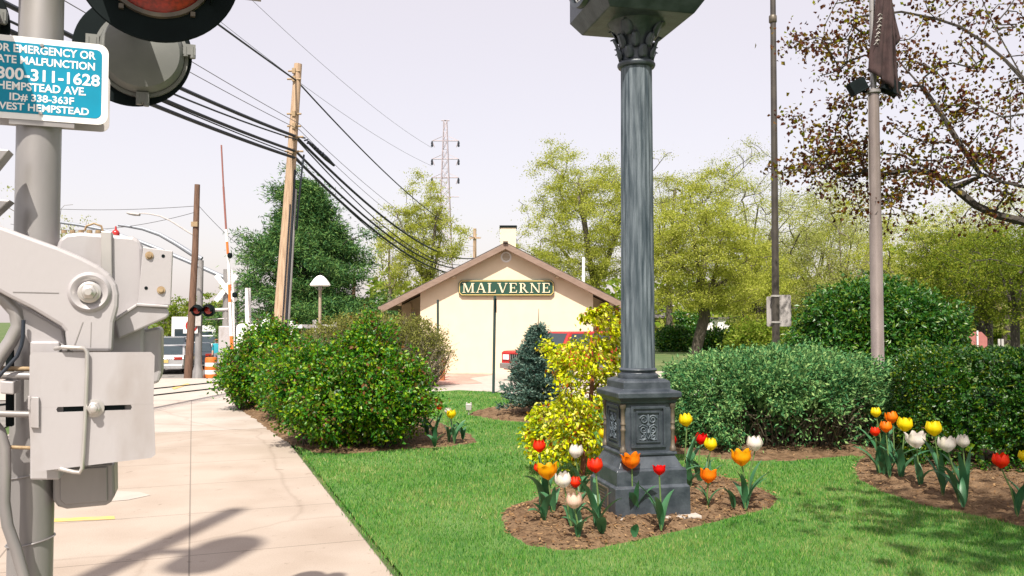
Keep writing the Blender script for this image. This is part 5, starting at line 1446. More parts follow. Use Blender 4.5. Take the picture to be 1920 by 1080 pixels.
for a in (
 ('yellow tulip furthest back and leftmost of the hedge bed', 1643, 773, 1652, 868, 'yellow', 18, .1, GR, 3),
 ('orange tulip with a yellow petal edge at the back of the hedge bed', 1674, 782, 1676, 872, 'orange', 22, .3, GR, 3),
 ('scarlet tulip at the left end of the hedge bed', 1641, 809, 1648, 886, 'scarlet', 17, .15, GR, 3),
 ('orange tulip just right of the scarlet one in the hedge bed', 1661, 800, 1668, 892, 'orange', 21, .2, GR, 3),
 ('wide yellow tulip above the large white one in the hedge bed', 1696, 795, 1690, 895, 'yellow', 27, .35, GR, 3),
 ('large white tulip with flaring petals in the middle of the hedge bed', 1718, 823, 1726, 908, 'white', 32, .6, GR, 3),
 ('tall wide yellow tulip between the white tulips of the hedge bed', 1752, 803, 1768, 926, 'yellow', 28, .25, GR, 3),
 ('white tulip with one fallen petal in the hedge bed', 1777, 832, 1798, 936, 'white', 30, .4, GR, 3),
 ('narrow closed white tulip rightmost of the whites in the hedge bed', 1805, 827, 1810, 938, 'white', 23, .0, GR, 3),
 ('bright red tulip leaning left near the right frame edge', 1876, 863, 1908, 962, 'scarlet', 28, .3, GR, 3),
 ('yellow tulip cut by the right frame edge', 1921, 855, 1930, 962, 'yellow', 20, .1, GR, 2)):
    tulip(*a, zg=.08)
for a in (
 ('scarlet tulip on the lawn side of the broad bush', 824, 764, 815, 824, 'scarlet', 11, .1, GL, 3),
 ('small white tulip close to the broad bush', 806, 764, 801, 816, 'white', 9, .1, GL, 3),
 ('white tulip just above the low yellow one beside the bush', 839, 770, 842, 826, 'white', 12, .2, GL, 3),
 ('yellow tulip nodding right at the end of the small bed by the bush', 847, 776, 852, 828, 'yellow', 17, .4, GL, 3)):
    tulip(*a, zg=.05)
# leaves that carry no flower
for i, (x, y, n, lab) in enumerate(((1190, 1004, 1, 'single pale tulip leaf without a flower at the front rim of the clock bed'), (1128, 998, 3, 'flowerless tulip leaves at the front left of the plinth'), (1375, 950, 3, 'flowerless tulip leaves left of the wide amber tulip'), (1020, 975, 3, 'broad flowerless tulip leaves at the left tip of the clock bed'), (815, 836, 4, 'flowerless tulip leaves nearest the broad bush'), (868, 822, 3, 'flowerless tulip leaves standing alone on the bed tip beside the lawn'), (1658, 890, 4, 'broad flowerless tulip leaves at the left end of the hedge bed'), (1806, 948, 3, 'large pale tulip leaf lying on the mulch below the white tulips'), (1292, 915, 4, 'flowerless tulip leaves behind the right side of the plinth'))):
    g = gd(x, y, .07)
    root = thing('tulip_plant', lab, 'tulip plant', g, group='flowerless tulip leaves')
    for k in range(n):
        b = MB(); tleaf(b, (0, 0, -.015), random.uniform(0, 6.28) if n > 1 else -1.6, random.uniform(.2, .34) * (1 if n > 1 else .55), random.uniform(.06, .09), random.uniform(.4, 1.3), random.uniform(0, 1.3)); b.build('leaf', M['tulip_leaf'], root, recalc=False, angle=80)

# ------------------------------------------------------------------ poles, cables and signs
def px_tube(b, pts, Y, rad, n=8, mi=0, base=Vector()):
    b.tube([at(x, y, Y if not hasattr(Y, '__len__') else Y[i]) - base for i, (x, y) in enumerate(pts)], rad, n, mi)
def utility():
    Y = 26
    base = at(518, 711, Y); base.z = 0
    root = thing('utility_pole', 'tall pale weathered wooden utility pole leaning right above the bushes', 'utility pole', base)
    top = at(559, 120, Y) - base
    b = MB(); b.tube([Vector((0, 0, -.3)) - top * .02, top * .25, top * .5, top * .75, top], [.225, .20, .165, .14, .118], 18); b.build('pole', M['wood'], root)
    for (dx, dy, r, m, u1, y0) in ((.20, -.1, .035, 'wire', .66, 0), (.26, -.02, .045, 'galv', .60, 0), (.12, -.2, .02, 'wire', .55, 0)):
        b = MB(); b.tube([Vector((dx * 1.05, dy, 0)), top * (u1 * .5) + Vector((dx * .92, dy * .9, 0)), top * u1 + Vector((dx * .75, dy * .7, 0))], r, 8); b.build('riser_conduit', M[m], root)
    for y, k in ((135, .1), (150, .13), (215, .14), (238, .13), (258, .2), (285, .2)):
        b = MB(); p = at(553, y, Y) - base; b.tube([p + Vector((-k - .08, -.1, 0)), p + Vector((k + .08, -.1, 0))], .03, 8); b.box(p + Vector((0, -.13, 0)), (.10, .08, .16)); b.build('bracket', M['rust'], root)
    b = MB(); b.tube([at(570, 290, Y) - base, at(566, 320, Y) - base, at(560, 380, Y - .1) - base, at(556, 430, Y) - base], .03, 6); b.build('riser_loop', M['wire'], root)
utility()
FARP = Vector((at(890, 440, 66).x, 66, 0))
def cable(name, label, p0, p1, p2, r, sag1, sag2, m='wire', extra=None, cat='cable'):
    root_p = p1
    b = MB()
    def cat_(a, c, s, n=26): return [a.lerp(c, i / n) - Vector((0, 0, s * 4 * (i / n) * (1 - i / n))) for i in range(n + 1)]
    path = cat_(p0, p1, sag1) + cat_(p1, p2, sag2)[1:]
    b.tube([p - root_p for p in path], r, 6, caps=False)
    if extra: extra(b, root_p)
    o = b.build(name, M[m], None, root_p, recalc=False)
    tag(o, label, cat, 'cables strung from the utility pole')
def near(px, py, Y=10.5): return at(px, py, Y)
def line_near(z, dx=0.0):                            # the run of poles passes the camera on the left
    return Vector((-10.3 + dx, -10, z))
PA = lambda y, dx=0: at(551 + dx, y, 26)
def far(y, Y=66, px=890): return at(px, y, Y)
cable('overhead_cable', 'topmost twisted dark cable reaching the pole near its top', line_near(8.9, .25), PA(152, 6), far(446), .026, .25, .75)
cable('overhead_cable', 'upper thin wire passing the pole below the twisted cable', line_near(8.0, .6), PA(232, 10), far(462), .009, .45, .9, 'wire_thin')
cable('overhead_cable', 'lower thin wire beside the upper thin one', line_near(7.7, .7), PA(243, 10), far(470), .009, .55, 1.1, 'wire_thin')
def splice(b, rp):
    pts = [at(578, 266, 26.9), at(592, 279, 27.6), at(612, 297, 28.5), at(626, 310, 29.2)]
    b.tube([p - rp for p in pts], [.045, .065, .08, .045], 8)
    for i in range(9):
        p = at(566 + i * 5, 255 + i * 4.2, 26.3 + i * .22) - rp; b.tube([p + Vector((0, 0, -.05 - .02 * (i % 3))), p + Vector((.06, .16, -.03 + .02 * (i % 2)))], .028, 5)
cable('overhead_cable', 'thick bundled cable with a black splice case right of the pole', line_near(7.6), PA(256, 4), far(484), .045, .8, 1.15, extra=splice)
cable('overhead_cable', 'loose dark cable sagging under the bundled one', line_near(7.4, .1), PA(262, 6), far(492), .022, .95, 1.45)
cable('overhead_cable', 'middle thick dark cable below the bundle', line_near(7.1), PA(284, 4), far(500), .040, .72, 1.30)
cable('overhead_cable', 'lowest thick dark cable on the pole', line_near(6.75, -.05), PA(296, 2), far(512), .045, .66, 1.25)
cable('overhead_cable', 'fine cable running close over the lowest thick one', line_near(6.9, .05), PA(290, 0), far(506), .016, .6, 1.55)
def farpole():
    base = Vector((FARP.x, 66.2, 0))
    root = thing('utility_pole', 'distant orange-tan utility pole end rising over the left roof slope', 'utility pole', base)
    b = MB(); b.tube([(0, 0, -.3), (0, 0, at(890, 428, 66).z)], [.19, .13], 10); b.build('pole', M['wood'], root)
    b = MB(); b.box((0, -.16, at(890, 446, 66).z), (.9, .1, .12)); b.build('bracket', M['wood'], root)
farpole()
def thin_pole(name, label, cat, pts, Y, r0, r1, m, group=None):
    base = at(pts[0][0], pts[0][1], Y); base.z = gz(base.x, base.y)
    root = thing(name, label, cat, base, group=group)
    top = at(pts[-1][0], pts[-1][1], Y) - base
    b = MB(); b.tube([(0, 0, -.2), top * .5, top], [r0, (r0 + r1) / 2, r1], 12); b.build('post', M[m], root)
    return root, base, top
thin_pole('utility_pole', 'short dark brown pole standing between the globe lamp and the pale tree', 'utility pole', [(661, 640), (664, 510)], 48, .12, .10, 'wood_brown')

def blackpole():
    Y = 18
    root, base, top = thin_pole('light_pole', 'slender dark pole with two grey plates, tall between the tree crowns', 'light pole', [(1456, 762), (1448, -140)], Y, .085, .055, 'pole_dark')
    for (x0, x1, y0, y1, dy, rz, lab) in ((1438, 1459, 556, 612, .11, R(14), 'pale grey plate'), (1459, 1481, 553, 612, .13, R(-22), 'shaded grey plate')):
        a, c = at(x0, y1, Y + dy) - base, at(x1, y0, Y + dy) - base
        w, h = c.x - a.x + .03, c.z - a.z
        b = MB(); b.prism(rounded(-w / 2, 0, w / 2, h, .03, 3), -.004, .004, 0, Matrix.Translation(((a.x + c.x) / 2, dy, a.z)) @ Matrix.Rotation(rz, 4, 'Z'))
        o = b.build('sign_plate', M['sign_back'], root)
    for y in (555, 604):
        b = MB(); p = at(1454, y, Y) - base; b.lathe([(.09, -.02), (.095, -.02), (.095, .02), (.09, .02)], 12, (p.x, p.y, p.z))
        b.box((p.x, p.y - .06, p.z), (.22, .05, .03)); b.build('clamp_band', M['steel'], root)
    b = MB(); p = at(1449, 36, Y) - base; b.lathe([(.07, -.08), (.085, -.06), (.085, .06), (.07, .08)], 12, (p.x, p.y, p.z)); b.build('collar', M['bronze'], root)
blackpole()
def flagpole():
    Y = 13.6
    base = at(1646, 690, Y); base.z = 0
    root = thing('flagpole', 'thick brushed metal flagpole with two dark floodlights below the flag', 'flagpole', base)
    zt = lambda y: (at(1644, y, Y)).z
    b = MB(); b.lathe([(.22, -.05), (.22, .05), (.13, .12), (.098, .16), (.098, zt(425)), (.094, zt(420)), (.092, zt(418)), (.088, zt(380)), (.084, zt(172)), (.0, zt(168))], 24); b.build('pole', M['pole_pink'], root)
    b = MB(); b.lathe([(.1, 0), (.112, .01), (.112, .05), (.1, .06)], 20, (0, 0, zt(176)), caps=False); b.build('joint_band', M['galv'], root)
    b = MB(); b.lathe([(.045, zt(180)), (.042, zt(-60)), (.03, zt(-300)), (.06, zt(-305)), (.075, zt(-312)), (.05, zt(-322)), (0, zt(-326))], 14); b.build('upper_mast', M['galv'], root)
    for sx, an in ((-1, R(-28)), (1, R(24))):
        T_ = Matrix.Translation((sx * .27, -.02, zt(163))) @ Matrix.Rotation(an, 4, 'Y')
        b = MB(); b.box((0, 0, 0), (.26, .17, .19), 0, T_, taper=1.0); b.box((0, -.0, -.10), (.29, .19, .02), 0, T_)
        for i in range(4): b.box((-.09 + i * .06, 0, .10), (.012, .14, .02), 0, T_)
        fl = b.build('floodlight', M['black'], root, bevel=.012)
        b = MB(); b.tube([(sx * .08, 0, zt(172)), (sx * .16, 0, zt(172)), (sx * .24, -.02, zt(165))], .022, 8); b.build('bracket_arm', M['black'], fl)
    b = MB(); b.tube([(-.105, -.03, zt(420)), (-.11, -.03, zt(300)), (-.10, -.03, zt(182))], .0045, 5); b.build('halyard', M['sign_back'], root)
    # flag: one cloth hanging in folds
    r2 = thing('flag', 'dark maroon flag hanging limp in folds with faint white lettering', 'flag', base + Vector((0, 0, zt(-10))))
    off = zt(-10)
    def cloth(cols, rows, y0f, top, bot, depth, name, lettered=False):
        vs, fs = [], []
        for j in range(rows + 1):
            u = j / rows
            for i in range(cols + 1):
                w = i / cols
                xt = top[0] + (top[1] - top[0]) * w; xb = bot[0] + (bot[1] - bot[0]) * w
                y_t = top[2] + (top[3] - top[2]) * w; y_b = bot[2] + (bot[3] - bot[2]) * w
                p = at(xt + (xb - xt) * u + 2.0 * math.sin(u * 5 + w * 3), y_t + (y_b - y_t) * u, Y) - base
                fold = depth * math.sin(w * math.pi * 3.4 + u * 1.6) * (.35 + .65 * u) + .02 * math.sin(w * 20 + u * 9)
                vs.append((p.x, y0f + fold, p.z - off))
        for j in range(rows):
            for i in range(cols): fs.append((j * (cols + 1) + i, j * (cols + 1) + i + 1, (j + 1) * (cols + 1) + i + 1, (j + 1) * (cols + 1) + i))
        b = MB(); b.add(vs, fs, 0, True); o = b.build(name, M['flag'], r2, recalc=False, angle=80)
        s = o.modifiers.new('thick', 'SOLIDIFY'); s.thickness = .006
        return o
    cloth(14, 22, -.14, (1636, 1664, -60, -60), (1626, 1666, 138, 172), .045, 'front_fold')
    cloth(10, 22, -.07, (1652, 1666, -60, -60), (1656, 1680, 160, 190), .05, 'centre_fold')
    cloth(10, 20, .02, (1650, 1662, -40, -60), (1664, 1686, 112, 74), .045, 'rear_fold')
    b = MB()
    for i in range(9):
        p = at(1650 - i * .9 + (i % 2) * 2, 28 + i * 6.8, Y - .2) - base
        b.tube([p + Vector((-.035, 0, -off - .014)), p + Vector((.0, -.006, -off + .022)), p + Vector((.035, 0, -off - .004))], .006, 5)
        if i % 2: b.tube([p + Vector((-.02, 0, -off - .02)), p + Vector((.02, -.004, -off + .012))], .006, 5)
    b.build('white_lettering', M['sign_back'], r2)
flagpole()
def near_pole():
    base = Vector((-3.95, -.9, 0))
    root = thing('utility_pole', 'tall wooden pole behind the viewer whose soft shadow falls along the sidewalk', 'utility pole', base)
    b = MB(); b.tube([(0, 0, -.2), (.0, 0, 6), (.05, 0, 12.6)], [.17, .14, .11], 14); b.build('pole', M['wood'], root)
    b = MB(); b.lathe([(0, -.5), (.24, -.48), (.26, .3), (.22, .42), (0, .44)], 18, (.62, .1, 10.4)); b.box((.3, .05, 10.5), (.5, .1, .1)); b.build('transformer', M['galv'], root)
near_pole()
def station_posts():
    for (pts, Y, lab, extra) in (([(821, 714), (821, 562)], 25.6, 'thin dark green sign post left in front of the station wall', 0), ([(925, 739), (928, 555)], 20.9, 'taller thin dark sign post standing at the lawn edge under the name board', 1)):
        base = at(*pts[0], Y); base.z = 0
        root = thing('sign_post', lab, 'sign post', base, group='bare sign posts in front of the station')
        top = at(*pts[1], Y) - base
        b = MB(); w = .034
        prof = [(-w, .0), (-w, .012), (-w * .5, .012), (-w * .4, -.018), (w * .4, -.018), (w * .5, .012), (w, .012), (w, .0), (w * .6, .0), (w * .55, -.03), (-w * .55, -.03), (-w * .6, 0)]
        n = len(prof); vs = [(x, y, -.1) for x, y in prof] + [(x + top.x, y, top.z) for x, y in prof]
        b.add(vs, [tuple(range(n)), tuple(range(2 * n - 1, n - 1, -1))] + [(i, (i + 1) % n, n + (i + 1) % n, n + i) for i in range(n)])
        b.build('post', M['post_green'], root)
        b = MB()
        for i in range(14):
            z = top.z - .06 - i * .05; b.box((top.x * z / top.z + (.008 if extra else 0), -.032, z), (.012, .004, .018))
        if extra: b.box((top.x * .93 + .02, -.036, top.z * .90), (.05, .02, .34))
        b.build('bolt_hole', M['black'], root)
    base = at(829, 716, 25.4); base.z = 0
    root = thing('marker_post', 'short rusty brown post beside the left sign post', 'post', base)
    b = MB(); b.tube([(0, 0, -.1), (.02, 0, .45), (.06, 0, at(832, 672, 25.4).z)], [.085, .08, .07], 8); b.build('post', mat('rusty_red_post', (0.34, 0.115, 0.045), .8, 0, (0.24, 0.08, 0.035), 8), root)
    # little white ground light on the lawn
    g = gd(879, 778, .01)
    root = thing('garden_light', 'small grey garden spotlight on a stake in the lawn', 'garden light', g)
    b = MB(); b.tube([(0, 0, -.05), (0, 0, .10)], .012, 6); b.build('stake', M['sign_back'], root)
    b = MB(); b.box((0, 0, .15), (.10, .10, .12), taper=1.15); b.tube([(-.04, 0, .21), (-.04, 0, .235)], .015, 6); b.tube([(.04, 0, .21), (.04, 0, .235)], .015, 6); b.build('lamp_body', M['sign_back'], root, bevel=.012)
station_posts()

# globe lamp at the platform
def mushroom_lamp():
    Y = 24.5
    base = at(599, 690, Y); base.z = 0
    root = thing('platform_lamp', 'white mushroom shaped lamp on a thin post right of the leaning pole', 'lamp', base)
    zt = at(600, 535, Y).z
    b = MB(); b.tube([(0, 0, -.1), (0, 0, zt - .1)], [.05, .042], 10); b.build('post', mat('tan_post', (0.34, 0.27, 0.20), .6), root)
    b = MB(); b.lathe([(.05, -.13), (.06, -.10), (.06, -.04), (.1, -.02)], 16, (0, 0, zt), caps=False)
    for i in range(4):
        a = i * math.pi / 2 + .5; b.tube([(.05 * math.cos(a), .05 * math.sin(a), zt - .14), (.15 * math.cos(a), .15 * math.sin(a), zt - .06), (.17 * math.cos(a), .17 * math.sin(a), zt + .01)], .010, 5)
    b.build('lamp_fitter', M['galv'], root)
    b = MB(); b.lathe([(0, -.02), (.26, -.025), (.29, -.005), (.285, .03), (.24, .10), (.17, .19), (.10, .255), (.04, .285), (0, .29)], 28, (0, 0, zt)); b.build('lamp_shade', M['white'], root)
mushroom_lamp()

# ------------------------------------------------------------------ far side of the crossing, left
def far_signal():
    Y = 27.5
    base = at(421, 706, Y); base.z = gz(base.x, base.y)
    root = thing('crossing_signal', 'far silver crossing signal with paired red lamps and crossbuck behind the bushes', 'crossing signal', base)
    L = lambda x, y, k=0: at(x, y, Y + k) - base
    b = MB(); b.tube([L(423, 706), L(426, 505)], [.13, .12], 12); b.build('mast', M['galv'], root)
    b = MB(); p = L(424, 690); b.box((p.x + .05, -.05, L(424, 655).z), (.48, .35, 1.5)); b.build('gate_mechanism_housing', M['silver'], root, bevel=.03)
    b = MB(); b.tube([L(380, 582, -.1), L(428, 580, -.1)], .055, 8); b.tube([L(385, 599, -.1), L(426, 597, -.1)], .018, 6); b.build('cross_arm', M['silver'], root)
    for x, r in ((369, 11), (391, 12)):
        c = L(x, 582, -.3); rr = r / F * Y
        T_ = Matrix.Translation(c) @ Matrix.Rotation(R(90), 4, 'X')
        b = MB(); b.lathe([(0, -.02), (rr, -.02), (rr, .01), (rr * .6, .012)], 24, M=T_, caps=False)
        b.lathe([(0, -.2), (rr * .6, -.18), (rr * .65, -.02)], 16, M=T_, caps=False)
        vs, fs = [], []
        for i in range(15):
            a = R(-10 + 200 * i / 14)
            for d in (0, .28): vs.append((c.x + rr * .72 * math.cos(a), c.y - d, c.z + rr * .72 * math.sin(a) - d * .1))
        for i in range(14): fs.append((i * 2, i * 2 + 1, i * 2 + 3, i * 2 + 2))
        b.add(vs, fs, 0, True)
        h = b.build('signal_backing', M['black'], root)
        b = MB(); b.lathe([(0, .045), (rr * .4, .035), (rr * .58, .012)], 20, M=T_, caps=False); b.build('lens', M['red_lens'], h)
    for sg in (-1, 1):
        b = MB(); b.box((0, 0, 0), (1.05, .02, .15), 0, Matrix.Translation(L(424, 540, -.25 - .03 * sg)) @ Matrix.Rotation(sg * R(52), 4, 'Y')); b.build('crossbuck_blade', M['sign_white'], root)
    r2 = thing('gate_arm', 'raised thin crossing gate arm striped red and white beside the far mast', 'gate arm', base + Vector((.25, -.3, 0)))
    b0 = base + Vector((.25, -.3, 0))
    b = MB(); pts = [(437, 690), (432, 600), (429, 500), (424, 430), (419, 350), (415, 272)]
    for i, (p, q) in enumerate(zip(pts, pts[1:])):
        n = 3
        for k in range(n):
            a = at(p[0] + (q[0] - p[0]) * k / n, p[1] + (q[1] - p[1]) * k / n, Y - .3) - b0; c = at(p[0] + (q[0] - p[0]) * (k + 1) / n, p[1] + (q[1] - p[1]) * (k + 1) / n, Y - .3) - b0
            w = .052 - .0065 * i
            b.tube([a, c], w, 6, (1 if (k % 2) else 0) if i < 3 else 2, caps=False)
    b.build('arm', [M['white'], M['orange'], mat('reddish_arm', (0.26, 0.10, 0.085), .6)], r2, recalc=False)
    for (x, y) in ((431, 479), (440, 553)):
        b = MB(); c = at(x, y, Y - .4) - b0; b.lathe([(0, -.09), (.07, -.07), (.085, 0), (.07, .07), (0, .09)], 12, c); b.build('arm_lamp', M['black'], r2)
    b = MB(); b.tube([at(438, 660, Y - .2) - b0, at(437, 560, Y - .2) - b0, at(434, 505, Y - .2) - b0], .045, 6); b.build('arm_stay', M['white'], r2)
far_signal()
def traffic_mast():
    Y = 37
    base = at(371, 712, Y); base.z = gz(base.x, base.y)
    root = thing('traffic_signal_mast', 'pale traffic mast with flared base and a long arm curving left', 'traffic mast', base)
    L = lambda x, y, k=0: at(x, y, Y + k) - base
    top = L(377, 488)
    zb = L(370, 690).z
    b = MB(); b.tube([(0, 0, -.2), (0, 0, zb * .7), (0, 0, zb * 1.3), (.02, 0, top.z * .5), top], [.26, .23, .15, .14, .11], 14); b.build('pole', M['galv'], root)
    b = MB(); b.tube([L(378, 486), L(360, 476), L(330, 457), L(300, 440), L(268, 429), L(240, 424), L(222, 422)], [.12, .115, .10, .09, .08, .07, .06], 10); b.build('mast_arm', mat('blue_grey_arm', (0.25, 0.27, 0.31), .5, .2), root)
    b = MB(); p = L(217, 437); b.lathe([(0, -.15), (.14, -.13), (.17, 0), (.12, .10), (.05, .15), (.03, .3)], 14, p); b.build('red_beacon', M['red_car'], root)
    b = MB(); a, c = L(344, 625, -.2), L(376, 597, -.2)
    b.prism([(a.x, a.z), (a.x + .62, a.z), (a.x + .62, c.z), (a.x, c.z)], -.24, -.22); sg = b.build('no_turn_sign', M['sign_white'], root)
    cx, cz = a.x + .36, (a.z + c.z) / 2
    b = MB(); b.lathe([(.19, 0), (.26, 0), (.26, -.01), (.19, -.01)], 28, M=roty((cx, -.245, cz)), caps=False)
    b.box((0, 0, 0), (.045, .008, .42), 0, Matrix.Translation((cx, -.252, cz)) @ Matrix.Rotation(R(-45), 4, 'Y'))
    b.box((cx - .04, -.249, cz - .03), (.05, .006, .2), 1); b.box((cx + .02, -.249, cz + .06), (.15, .006, .05), 1)
    b.build('prohibition_ring', [M['red_car'], M['black']], sg)
    b = MB(); a, c = L(358, 611, -.25), L(378, 590, -.25); b.box(((a.x + c.x) / 2, -.3, (a.z + c.z) / 2), (c.x - a.x, .06, c.z - a.z)); b.build('sign_board', M['sign_back'], root)
    return base
traffic_mast()
def second_arm():
    Y = 41
    base = at(441, 700, Y); base.z = gz(base.x, base.y)
    root = thing('traffic_signal_mast', 'second traffic mast whose straight grey arm slopes down behind the crossbuck', 'traffic mast', base)
    L = lambda x, y: at(x, y, Y) - base
    b = MB(); b.tube([(0, 0, -.2), L(441, 528)], [.15, .12], 12); b.build('pole', M['galv'], root)
    b = MB(); b.tube([L(442, 530), L(400, 511), L(350, 489), L(300, 468), L(260, 452), L(190, 430), L(150, 422), L(100, 415)], [.11, .105, .10, .095, .09, .08, .075, .07], 8); b.build('mast_arm', mat('grey_blue_arm', (0.22, 0.24, 0.28), .5, .2), root)
second_arm()
def brownpole():
    Y = 35
    base = at(353, 714, Y); base.z = gz(base.x, base.y)
    root = thing('utility_pole', 'brown leaning wooden pole with a long street lamp arm at far left', 'utility pole', base)
    L = lambda x, y: at(x, y, Y) - base
    b = MB(); b.tube([L(352, 716), L(359, 600), L(366, 470), L(370, 346)], [.165, .15, .13, .11], 12); b.build('pole', M['wood_brown'], root)
    b = MB(); b.tube([L(365, 442), L(345, 430), L(320, 414), L(300, 405), L(280, 401), L(262, 400)], [.035, .035, .032, .03, .028, .026], 7); arm = b.build('lamp_arm', M['sign_back'], root)
    b = MB(); c = L(250, 401); b.add([], [])
    b.lathe([(0, -.30), (.10, -.26), (.14, -.05), (.11, .18), (.04, .28), (0, .29)], 14, M=Matrix.Translation(c) @ Matrix.Rotation(R(-82), 4, 'Y') @ Matrix.Scale(.55, 4, (1, 0, 0)))
    b.build('lamp_head', M['sign_back'], arm)
    b = MB(); c = L(367, 421); b.box((c.x, -.12, c.z), (.26, .1, .2)); b.build('pole_band', M['rust'], root)
    for (x, y, x2, y2, s) in ((370, 386, 60, 390, .6), (369, 400, 40, 415, .9), (370, 380, 480, 478, .4)):
        pass
brownpole()
def far_wire(label, a, c, s, r=.012):
    b = MB(); o = a
    b.tube([a.lerp(c, i / 20) - Vector((0, 0, s * 4 * i / 20 * (1 - i / 20))) - o for i in range(21)], r, 4, caps=False)
    tag(b.build('overhead_cable', M['wire_thin'], None, o, recalc=False), label, 'cable', 'thin wires at far left')
far_wire('thin wire level left from the brown leaning pole', at(370, 386, 35), at(40, 388, 41), .15)
far_wire('thin wire drooping left from the brown leaning pole', at(369, 397, 35), at(20, 420, 41), .5)
far_wire('thin wire slanting down right from the brown leaning pole into the pine', at(371, 384, 35), at(540, 520, 41), .35)
thin_pole('bollard_pipe', 'thick white round post between the far crossing signal and the pine', 'post', [(466, 706), (465, 540)], 29, .105, .10, 'white')
def fence():
    Y = 27.8
    base = at(447, 702, Y); base.z = 0
    root = thing('white_fence', 'pale railing and rounded white fixtures peeking over the rose bushes', 'fence', base)
    L = lambda x, y: at(x, y, Y) - base
    for x, y in ((452, 610), (495, 606), (546, 602), (590, 600), (628, 604)):
        b = MB(); p = L(x, y); b.box((p.x, 0, p.z / 2), (.11, .11, p.z)); b.build('post', M['white'], root, bevel=.01)
    for y in (612, 640, 668):
        b = MB(); a, c = L(452, y), L(630, y); b.box(((a.x + c.x) / 2, .03, a.z), (c.x - a.x, .04, .12)); b.build('rail', M['white'], root)
    for (x, y, w, h) in ((459, 613, .30, .42), (482, 613, .26, .40), (504, 604, .22, .3)):
        b = MB(); p = L(x, y); b.lathe([(w * .7, -.9), (w * .7, -.06), (w * .62, .04), (w * .3, .1), (0, .11)], 14, (p.x, -.25, p.z)); b.build('post_cap', M['white'], root)
fence()
# traffic drum
def drum():
    g = at(395, 710, 37.5); g.z = gz(g.x, g.y)
    root = thing('traffic_drum', 'orange and white banded traffic drum standing beyond the crossing', 'traffic drum', g)
    b = MB(); b.lathe([(.34, 0), (.34, .06), (.29, .08)], 20, mi=2)
    prof = [(.285, .08), (.28, .24), (.275, .42), (.265, .58), (.26, .74), (.25, .93)]
    for i in range(5): b.lathe([prof[i], prof[i + 1]], 20, mi=i % 2, caps=False)
    b.lathe([(.25, .93), (.24, .97), (0, .98)], 20, mi=0, caps=False); b.build('barrel', [M['orange'], M['white'], M['rubber']], root)
    b = MB(); b.tube([(-.09, 0, .96), (-.07, 0, 1.06), (.07, 0, 1.06), (.09, 0, .96)], .02, 6); b.build('handle', M['rubber'], root)
drum()

# ------------------------------------------------------------------ vehicles
def frustum_quad(b, q, u0, u1, v0, v1, push, mi=0):
    A, B, C, D = [Vector(p) for p in q]
    f = lambda u, v: (A.lerp(B, u)).lerp(D.lerp(C, u), v)
    n = (B - A).cross(D - A).normalized() * push
    lo = [f(u0, v0), f(u1, v0), f(u1, v1), f(u0, v1)]
    b.add([p + n for p in lo] + [p - n * 2 for p in lo], [(0, 1, 2, 3), (0, 4, 5, 1), (1, 5, 6, 2), (2, 6, 7, 3), (3, 7, 4, 0)], mi)
def wheel(root, x, y, r, w):
    T_ = Matrix.Translation((x, y, r)) @ Matrix.Rotation(R(90), 4, 'Y')
    b = MB(); b.lathe([(r * .62, -w / 2), (r * .95, -w / 2), (r, -w * .3), (r, w * .3), (r * .95, w / 2), (r * .62, w / 2)], 24, M=T_, caps=False); t = b.build('wheel', M['rubber'], root)
    b = MB(); b.lathe([(0, -w * .42), (r * .2, -w * .44), (r * .60, -w * .36), (r * .64, -w * .5), (r * .64, w * .5), (r * .60, w * .36), (r * .2, w * .44), (0, w * .42)], 20, M=T_, caps=False); b.build('rim', M['chrome'], t)
